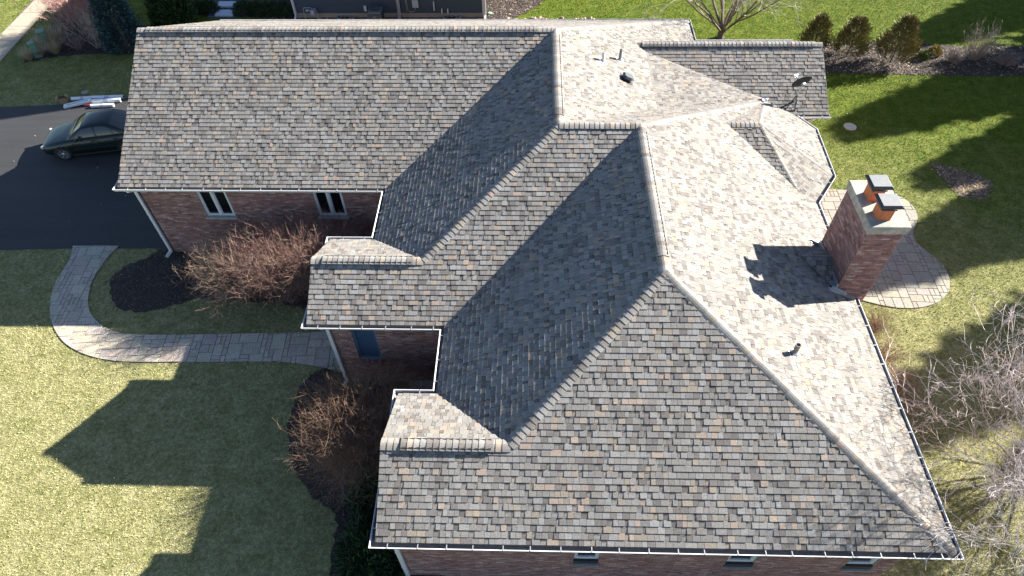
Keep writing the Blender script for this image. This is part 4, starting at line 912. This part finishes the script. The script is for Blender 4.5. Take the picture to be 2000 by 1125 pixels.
for side in (0, 1):
    n0 = len(b.v)
    for i in range(rings+1):
        f = i/rings
        for j in range(k): t = 2*math.pi*j/k; b.v.append(tuple(dc+Rd@np.array([.38*f*math.cos(t), .30*f*math.sin(t), .07*f*f-.012*side])))
    for i in range(rings):
        for j in range(k):
            q = (n0+i*k+j, n0+i*k+(j+1) % k, n0+(i+1)*k+(j+1) % k, n0+(i+1)*k+j); b.face(q if side == 0 else q[::-1])
n0 = rings*k; n1_ = (rings+1)*k+rings*k
for j in range(k): b.face((n0+j, n1_+j, n1_+(j+1) % k, n0+(j+1) % k))
b.build('reflector', plain('dark_dish', (.022, .024, .028), .55, gr=6), dish, smooth=True)
b = MB(); b.box(dc-dn*.05, (.06, .06, .05), R=Rd); b.build('mount_bracket', M['flash'], dish, bev=.01)
lb = dc+dn*.42-dv*.14; b = MB(); b.tube([dc-dv*.29, dc-dv*.34+dn*.1, lb], .014, 6); b.build('feed_arm', M['flash'], dish)
b = MB(); b.box(lb, (.10, .045, .035), R=Rd); b.tube([lb-dn*.02, lb-dn*.1], .03, 10); b.tube([lb-dn*.02+du*.08, lb-dn*.1+du*.08], .025, 10); b.build('receiver_head', M['white'], dish, bev=.008)
b = MB(); zp = lambda x, y: 3.72+(y)*.5277; b.tube([(0, 0, dz+.25), (-.15, -.12, dz+.1), (-.5, -.25, zp(0, -.25)+.03), (-.9, -.12, zp(0, -.12)+.03), (-1.2, .0, zp(0, 0)+.03)], .016, 4); b.build('cable', M['dark'], dish)
# ------------------------------------------------------------------ rolls and cartons left on the driveway edge
def put(px, py, z=0.0): return at(px, py, z)
wrapm = tone_mat('white_plastic_wrap', .35, grain=14, gamt=.12, stain=3, stamt=.1, bs=.2, bd=.01, spec=.5)
rl = [((140, 193), (184, 191), .085, 'white wrapped roll lying next to the brown carton'), ((180, 191), (241, 189), .095, 'white wrapped roll farthest from the car, touching the lawn edge'), ((180, 198), (236, 195), .10, 'white wrapped roll in the middle of the heap'), ((178, 207), (222, 205), .085, 'white wrapped roll closest to the dark green car')]
for i, (a, c, r0, lab) in enumerate(rl):
    p, q = put(*a, r0), put(*c, r0); L = np.linalg.norm(q-p); t = empty('wrapped_roll', tuple(p*[1, 1, 0]), lab, 'roll', 'white wrapped rolls by the driveway', math.atan2(q[1]-p[1], q[0]-p[0]))
    b = MB(); b.tube([(0, 0, r0), (L*.33, 0, r0), (L*.66, 0, r0), (L, 0, r0)], [r0, r0*.97, r0, r0*.96], 14, (.75, .76, .78)); b.build('wrapping', wrapm, t, smooth=False)
    b = MB(); b.tube([(L-.01, 0, r0), (L+.012, 0, r0)], r0*.55, 12, (.05, .05, .05)); b.build('core', M['dark'], t); b = MB(); b.tube([(L*.42, 0, r0), (L*.56, 0, r0)], r0*1.012, 14, (.45, .5, .6)); b.build('printed_band', wrapm, t)
p = put(126, 199); t = empty('cardboard_carton', tuple(p*[1, 1, 0]), 'small open brown carton at the end of the heap of rolls', 'box', None, .5); cb = plain('cardboard', (.30, .20, .12), .9, gr=8)
b = MB()
for c_, h_ in (((-.16, 0, .13), (.006, .14, .13)), ((.16, 0, .13), (.006, .14, .13)), ((0, -.14, .13), (.16, .006, .13)), ((0, .14, .13), (.16, .006, .13)), ((0, 0, .01), (.15, .13, .006))): b.box(c_, h_)
b.build('carton_body', cb, t)
for s in (-1, 1): b = MB(); a = .7*s; b.box((.16*s+.06*s, 0, .29), (.075, .14, .004), R=np.array([[math.cos(a), 0, math.sin(a)], [0, 1, 0], [-math.sin(a), 0, math.cos(a)]])); b.build('carton_flap', cb, t)
p, q = put(125, 208, .06), put(178, 196, .12); t = empty('long_carton', (0, 0, 0), 'long white flat carton leaning across the rolls', 'box'); b = MB(); d = q-p; L = np.linalg.norm(d); d = unit(d); s_ = unit(np.cross((0, 0, 1.0), d)); R = np.array([d, s_, np.cross(d, s_)]).T
b.box((p+q)/2, (L/2, .13, .045), R=R, col=(.72, .72, .72)); b.build('carton_body', wrapm, t, bev=.006); b = MB(); b.box((p+q)/2+d*L*.0+np.cross(d, s_)*.047, (L/2*.8, .03, .001), R=R, col=(.30, .31, .34)); b.build('printed_strip', wrapm, t)
p = put(172, 204, .05); b = MB(); b.box((0, 0, .05), (.16, .11, .05), col=(.35, .05, .06)); tag(b.build('red_packet', wrapm, loc=(p[0], p[1], 0), bev=.02), 'small red and white packet tucked between the rolls', 'packet')
p = put(188, 198, 0); b = MB(); b.box((0, 0, .06), (.10, .12, .06), R=np.array([[.9, .3, 0], [-.3, .9, 0], [0, 0, 1.0]])); tag(b.build('black_bag', M['dark'], loc=(p[0]-.1, p[1]+.02, 0), bev=.04), 'dark filler for the shade between the carton and the rolls', 'filler')  # dark block put in for the black shade beneath the rolls
# ------------------------------------------------------------------ parked car (x forward, y to its left)
car = empty('parked_car', (-21.62, 1.35, .012), 'dark green four door saloon parked on the driveway, its tail hidden by the garage roof', 'car', None, math.pi+rad(10.5))
M['paint'] = plain('dark_green_paint', (.004, .014, .013), .3, metal=0, coat=.25, spec=.4, gr=60, amt=.1)
M['tyre'] = plain('tyre_rubber', (.018, .018, .018), .85); M['rim'] = plain('alloy', (.55, .56, .58), .3, metal=.8); M['black'] = plain('black_trim', (.012, .012, .013), .5)
M['lamp'] = plain('headlamp_lens', (.62, .58, .48), .12, spec=.8); M['tint'] = plain('car_glass', (.03, .034, .03), .05, spec=.6)
ML = lambda a, x: float(np.interp(x, [p[0] for p in a], [p[1] for p in a]))
# station s runs from the nose (0) to the tail (4.45); car-space x = -s so that the nose leads
TOP = [(0, .50), (.06, .62), (.2, .69), (.5, .765), (.9, .83), (1.18, .87), (1.4, .90), (3.5, .95), (3.75, .96), (4.2, .93), (4.38, .88), (4.45, .70)]
HW = [(0, .52), (.05, .62), (.15, .72), (.35, .79), (.8, .835), (1.5, .85), (3.2, .85), (3.9, .82), (4.3, .76), (4.45, .62)]
LOW = [(0, .30), (.1, .22), (.5, .20), (3.9, .22), (4.35, .28), (4.45, .38)]
S = [0, .05, .12, .2, .35, .5, .65, .8, .95, 1.1, 1.25, 1.4, 1.7, 2.0, 2.3, 2.6, 2.9, 3.1, 3.3, 3.5, 3.65, 3.8, 4.0, 4.2, 4.32, 4.4, 4.45]
def sec(s):
    h, t, l = ML(HW, s), ML(TOP, s), ML(LOW, s); 
    sh = l+(t-l)*.80
    pr = [(h*.86, l), (h*.97, l+.10*(t-l)), (h, l+.35*(t-l)), (h*1.0, l+.6*(t-l)), (h*.965, sh), (h*.90, t-.03), (h*.80, t), (h*.45, t+.022), (0, t+.03)]
    return pr+[(-y, z) for y, z in pr[-2::-1]]
WH = [(.86, .325), (3.42, .325)]
b = MB(); k = len(sec(1))
for s in S:
    for y, z in sec(s): b.v.append((-s, y, z))
for i in range(len(S)-1):
    for j in range(k-1): b.face((i*k+j, (i+1)*k+j, (i+1)*k+j+1, i*k+j+1))
    b.face((i*k, i*k+k-1, (i+1)*k+k-1, (i+1)*k))
b.face(tuple(range(k))); b.face(tuple((len(S)-1)*k+j for j in range(k))[::-1])
body = b.build('body', M['paint'], car, smooth=True)
sb = body.modifiers.new('round', 'SUBSURF'); sb.levels = 1; sb.render_levels = 1
# cabin
RZ = [(1.22, .90), (1.45, 1.06), (1.75, 1.25), (1.98, 1.355), (2.3, 1.405), (2.7, 1.415), (3.0, 1.385), (3.25, 1.28), (3.55, 1.10), (3.78, .955)]
def cab(s, t):   # t 0 belt .. 1 roof edge
    zr = ML(RZ, s); zb_ = ML(TOP, s)-.005; f = max(.02, (zr-zb_)/.5); yb, yr = ML(HW, s)*.88, ML(HW, s)*.88-.19*min(1, f)
    tt = t; return (yb+(yr-yb)*tt+.03*math.sin(math.pi*tt)*min(1, f), zb_+(zr-.05*min(1, f)-zb_)*tt)
CS = [1.22, 1.35, 1.5, 1.65, 1.8, 1.98, 2.2, 2.45, 2.7, 2.9, 3.05, 3.25, 3.4, 3.55, 3.7, 3.78]
b = MB(); TT = [0, .25, .5, .75, 1]
def cring(s):
    L_ = [cab(s, t) for t in TT]; zr = ML(RZ, s); yr = L_[-1][0]; top = [(yr*.82, zr-.018), (yr*.45, zr), (0, zr+.008)]; h = L_+top; return h+[(-y, z) for y, z in h[-2::-1]]
k = len(cring(2))
for s in CS:
    for y, z in cring(s): b.v.append((-s, y, z))
for i in range(len(CS)-1):
    for j in range(k-1): b.face((i*k+j, (i+1)*k+j, (i+1)*k+j+1, i*k+j+1))
b.face(tuple(range(k))); b.face(tuple((len(CS)-1)*k+j for j in range(k))[::-1])
b.build('cabin', M['paint'], car, smooth=True)
def side_glass(name, ss, lo, hi, sgn):
    b = MB(); n_ = len(ss)
    for s, a, c in zip(ss, lo, hi):
        for t in (a, (a+c)/2, c): y, z = cab(s, t); b.v.append((-s, sgn*(y+.014), z+.004))
    for i in range(n_-1):
        for j in range(2): q = (i*3+j, (i+1)*3+j, (i+1)*3+j+1, i*3+j+1); b.face(q if sgn > 0 else q[::-1])
    return b.build(name, M['tint'], car, smooth=True)
for sg in (1, -1):
    side_glass('front_side_window', [1.62, 1.75, 1.98, 2.2, 2.42], [.12]*5, [.55, .78, .9, .9, .9], sg); side_glass('rear_side_window', [2.5, 2.7, 2.95, 3.12], [.12]*4, [.9, .9, .86, .74], sg); side_glass('quarter_window', [3.17, 3.28, 3.42], [.12, .14, .2], [.72, .62, .34], sg)
def deck_glass(name, ss, y0f, mat):
    b = MB(); n_ = 9
    for s in ss:
        ring = cring(s); yr = ring[4][0]*.93
        for j in range(n_): y = -yr+2*yr*j/(n_-1); z = ML(RZ, s)-.035*abs(y/yr)**3+.016; b.v.append((-s, y, z))
    for i in range(len(ss)-1):
        for j in range(n_-1): b.face((i*n_+j, i*n_+j+1, (i+1)*n_+j+1, (i+1)*n_+j))
    return b.build(name, mat, car, smooth=True)
deck_glass('windscreen', [1.28, 1.4, 1.55, 1.75, 1.93], 1, M['tint']); deck_glass('rear_window', [3.1, 3.25, 3.4, 3.55, 3.7], 1, M['tint'])
b = MB()
for i in range(8):
    y0_, y1_ = -.56+i*.14, -.56+(i+1)*.14
    P_ = [(-s_, y, ML(RZ, s_)-.035*abs(y/.62)**3+.021) for s_, y in ((1.52, y0_), (1.52, y1_), (1.40, y1_), (1.40, y0_))]; b.poly(P_)
b.build('sun_shade', plain('pale_sun_shade', (.34, .36, .22), .5, gr=8), car)
for (s, zc) in WH:
    for sg in (1, -1):
        yc = sg*(ML(HW, s)-.085); wh = empty('wheel', (-s, yc, .31)); wh.parent = car; R = np.array([[1, 0, 0], [0, 0, 1], [0, -1.0, 0]]) if sg < 0 else np.array([[1, 0, 0], [0, 0, -1], [0, 1.0, 0]])
        R = np.array([[1, 0, 0], [0, 0, sg], [0, -sg, 0]], float)
        b = MB(); b.lathe((0, 0, 0), [(.20, -.10), (.29, -.10), (.31, -.07), (.31, .07), (.29, .10), (.205, .10), (.20, .08)], 30, R=R); b.build('tyre', M['tyre'], wh, smooth=False)
        b = MB(); b.lathe((0, 0, 0), [(.205, .06), (.205, .104), (.185, .104), (.18, .05), (.17, .04)], 26, R=R); b.lathe((0, 0, 0), [(.05, .05), (.05, .10), (.03, .108)], 12, R=R); rim = b.build('rim', M['rim'], wh)
        for q in range(6):
            a = q*math.pi/3; c2, s2 = math.cos(a), math.sin(a); Rq = R@np.array([[c2, -s2, 0], [s2, c2, 0], [0, 0, 1.0]]); b = MB(); b.box(Rq@np.array([.115, 0, .085]), (.075, .028, .012), R=Rq); b.build('spoke', M['rim'], wh)
        b = MB(); b.lathe((0, 0, 0), [(.19, .02), (.19, .045)], 24, R=R); b.build('brake_disc', M['black'], wh)
        b = MB()
        for q in range(13):
            a0 = math.pi*(q/13)*1.1-.05*math.pi; a1 = math.pi*((q+1)/13)*1.1-.05*math.pi; yo = sg*.093
            f = lambda a, r_: (r_*math.cos(a), yo, r_*math.sin(a)); b.poly([f(a0, .31), f(a1, .31), f(a1, .365), f(a0, .365)])
        b.build('arch_lip', M['black'], wh)
for sg in (1, -1):
    b = MB(); R = np.array([[.86, .50*sg, 0], [-.50*sg, .86, 0], [0, 0, 1.0]]); b.box((-.135, sg*.575, .595), (.055, .125, .055), R=R); b.build('headlight', M['lamp'], car, bev=.03, seg=3)
    b = MB(); b.box((-4.40, sg*.60, .76), (.04, .14, .07)); b.build('tail_light', plain('red_lens%d' % (sg+1), (.25, .01, .01), .2), car, bev=.02)
    b = MB(); b.box((-1.72, sg*.93, .985), (.055, .085, .055)); b.build('door_mirror', M['paint'], car, bev=.03, seg=3)
    for s in (2.28, 3.18): b = MB(); b.box((-s, sg*.842, .80), (.085, .014, .016)); b.build('door_handle', M['black'], car, bev=.006)
    for s in (1.45, 2.46, 3.35): b = MB(); b.box((-s, sg*(ML(HW, s)+.0005), .60), (.004, .006, .24)); b.build('door_seam', M['black'], car)
    b = MB(); b.box((-2.35, sg*.852, .50), (.98, .008, .022)); b.build('rubbing_strip', M['black'], car)
    b = MB(); b.box((-2.35, sg*.80, .22), (1.15, .04, .045)); b.build('door_sill', M['black'], car)
b = MB(); b.box((-.02, 0, .50), (.03, .34, .045)); b.build('grille', M['black'], car, bev=.01); b = MB(); b.box((-.0, 0, .32), (.05, .50, .05)); b.build('bumper_intake', M['black'], car, bev=.02)
b = MB(); b.tube([(-1.27, -.45, .925), (-1.40, .1, 1.02)], .008, 4); b.tube([(-1.27, .15, .925), (-1.40, .62, 1.02)], .008, 4); b.build('wipers', M['black'], car, kind='stuff')
# ------------------------------------------------------------------ loose mulch, fallen leaves, grass
def inside(x, y, poly):
    res = np.zeros(len(x), bool); n = len(poly); j = n-1
    for i in range(n):
        xi, yi = poly[i]; xj, yj = poly[j]
        with np.errstate(divide='ignore', invalid='ignore'):
            res ^= ((yi > y) != (yj > y)) & (x < (xj-xi)*(y-yi)/(yj-yi+1e-12)+xi)
        j = i
    return res
def poly_of(n): me = bpy.data.objects[n].data; return [(me.vertices[i].co.x, me.vertices[i].co.y) for i in me.polygons[0].vertices]
BEDS = ['front_mulch_bed', 'corner_mulch_bed', 'side_mulch_bed', 'neighbour_mulch_bed', 'rear_mulch_bed']
HOUSEP = [(wxA, wA_y), (WX1, wA_y), (WX1, X(yBn)-o_), (wxB, X(yBn)-o_), (wxB, wB_y), (WX2, wB_y), (WX2, X(yCn)-o_), (wxC, X(yCn)-o_), (wxC, wC_y), (wxE, wC_y), (wxE, X(-5.07)), (X(8.08), X(-3.78)), (X(8.16), X(-1.7)), (X(8.72), X(-.49)), (X(8.72), X(yDn)-o_), (X(WN)-o_, X(yDn)-o_), (X(WN)-o_, X(WNy)-o_), (wxA, X(WNy)-o_)]
SKIP = [poly_of(n) for n in BEDS+['front_walk', 'patio', 'driveway', 'sidewalk', 'gravel_strip', ]]+[SOIL]+[HOUSEP, [(NX0, NY), (NX1, NY), (NX1, NY+11), (NX0, NY+11)], [(cx0, cy0), (cx1, cy0), (cx1, cy1), (cx0, cy1)]]
def soup(name, verts, nv, mat, cols=None):
    """many small polygons of nv corners each, from one vertex array"""
    me = bpy.data.meshes.new(name); n = len(verts)//nv
    me.vertices.add(len(verts)); me.vertices.foreach_set('co', verts.astype(np.float32).ravel()); me.loops.add(n*nv); me.loops.foreach_set('vertex_index', np.arange(n*nv, dtype=np.int32))
    me.polygons.add(n); me.polygons.foreach_set('loop_start', np.arange(0, n*nv, nv, dtype=np.int32)); me.polygons.foreach_set('loop_total', np.full(n, nv, dtype=np.int32)); me.materials.append(mat)
    if cols is not None:
        ca = me.color_attributes.new('tone', 'FLOAT_COLOR', 'CORNER'); ca.data.foreach_set('color', np.repeat(np.hstack([cols, np.ones((n, 1))]), nv, axis=0).astype(np.float32).ravel())
    me.update(calc_edges=True); o = bpy.data.objects.new(name, me); COL.objects.link(o); return o
NB = 900000
x = nrg.uniform(-31, 27, NB); y = nrg.uniform(-18.5, 17, NB); keep = np.ones(NB, bool)
for p in SKIP: keep &= ~inside(x, y, p)
x = x[keep]; y = y[keep]; n = len(x); a = nrg.uniform(0, 2*np.pi, n); L = nrg.uniform(.03, .075, n); w_ = nrg.uniform(.006, .013, n); ln = nrg.uniform(.2, 1.3, n); a2 = nrg.uniform(0, 2*np.pi, n)
v = np.zeros((n, 3, 3)); v[:, 0, 0] = x-np.cos(a)*w_; v[:, 0, 1] = y-np.sin(a)*w_; v[:, 1, 0] = x+np.cos(a)*w_; v[:, 1, 1] = y+np.sin(a)*w_; v[:, 2, 0] = x+np.cos(a2)*L*np.sin(ln); v[:, 2, 1] = y+np.sin(a2)*L*np.sin(ln); v[:, 2, 2] = L*np.cos(ln)
tag(soup('grass', v.reshape(-1, 3), 3, M['blade']), 'short lawn grass, straw coloured in front and bright green at the side', 'grass', kind='stuff')
def chips(name, polys, n, size, cols, mat, label, cat, zs=.02):
    xs, ys = [], []
    for p in polys:
        P_ = np.array(p); lo, hi = P_.min(0), P_.max(0); lo = np.maximum(lo, [-30, -19]); hi = np.minimum(hi, [27, 17]); ar = np.prod(hi-lo); m_ = int(n*ar); a_, c_ = nrg.uniform(lo[0], hi[0], m_), nrg.uniform(lo[1], hi[1], m_); k_ = inside(a_, c_, p); xs.append(a_[k_]); ys.append(c_[k_])
    x, y = np.concatenate(xs), np.concatenate(ys); m_ = len(x); t = nrg.uniform(0, 6.28, m_); l = size*nrg.uniform(.4, 1.3, m_); h = l*nrg.uniform(.25, .7, m_); v = np.zeros((m_, 4, 3)); z = nrg.uniform(.012, zs, m_); tz = nrg.normal(0, .25, (m_, 2))
    for i, (sx, sy) in enumerate(((-1, -1), (1, -1), (1, 1), (-1, 1))):
        dx, dy = sx*l*.5, sy*h*.5; v[:, i, 0] = x+dx*np.cos(t)-dy*np.sin(t); v[:, i, 1] = y+dx*np.sin(t)+dy*np.cos(t); v[:, i, 2] = z+dx*tz[:, 0]+dy*tz[:, 1]+.006
    c = np.array(cols)[nrg.integers(0, len(cols), m_)]*nrg.uniform(.6, 1.3, (m_, 1)); return tag(soup(name, v.reshape(-1, 3), 4, mat, c), label, cat, kind='stuff')
chips('mulch_chips', [poly_of(n_) for n_ in BEDS], 420, .05, [(.05, .038, .032), (.085, .065, .05), (.13, .10, .08), (.035, .028, .025)], M['twig'], 'dark bark chips strewn over the planting beds', 'mulch', .045)
chips('loose_soil', [SOIL, smooth(P2([(1810, 316), (1850, 324), (1900, 338), (1945, 358), (1928, 392), (1880, 392), (1840, 352)]), 2)], 260, .085, [(.20, .135, .105), (.28, .19, .14), (.13, .09, .07), (.38, .28, .2)], M['twig'], 'brown soil and dead leaves in a worn patch of the side lawn', 'bare soil', .03)
def grow_out(p, d):
    c = np.mean(p, axis=0); return [tuple(c+(np.array(q)-c)*(1+d/max(1e-3, np.linalg.norm(np.array(q)-c)))) for q in p]
chips('spilled_mulch', [grow_out(poly_of(n_), .12) for n_ in BEDS], 45, .055, [(.06, .045, .035), (.10, .075, .06), (.16, .12, .09)], M['twig'], 'bark chips and bits spilled over the bed edges onto the grass', 'mulch', .05)
chips('fallen_leaves', [poly_of('neighbour_mulch_bed'), poly_of('rear_mulch_bed')], 60, .07, [(.34, .24, .16), (.45, .34, .24), (.26, .17, .12)], M['twig'], 'dry fallen leaves scattered on the beds behind the house', 'leaves', .05)
chips('dry_litter', [[(-30, -18), (26, -18), (26, 16), (-30, 16)], ], .7, .036, [(.5, .42, .32), (.36, .27, .19), (.62, .58, .5)], M['twig'], 'stray pale leaves lying about on the lawn', 'leaves', .06)
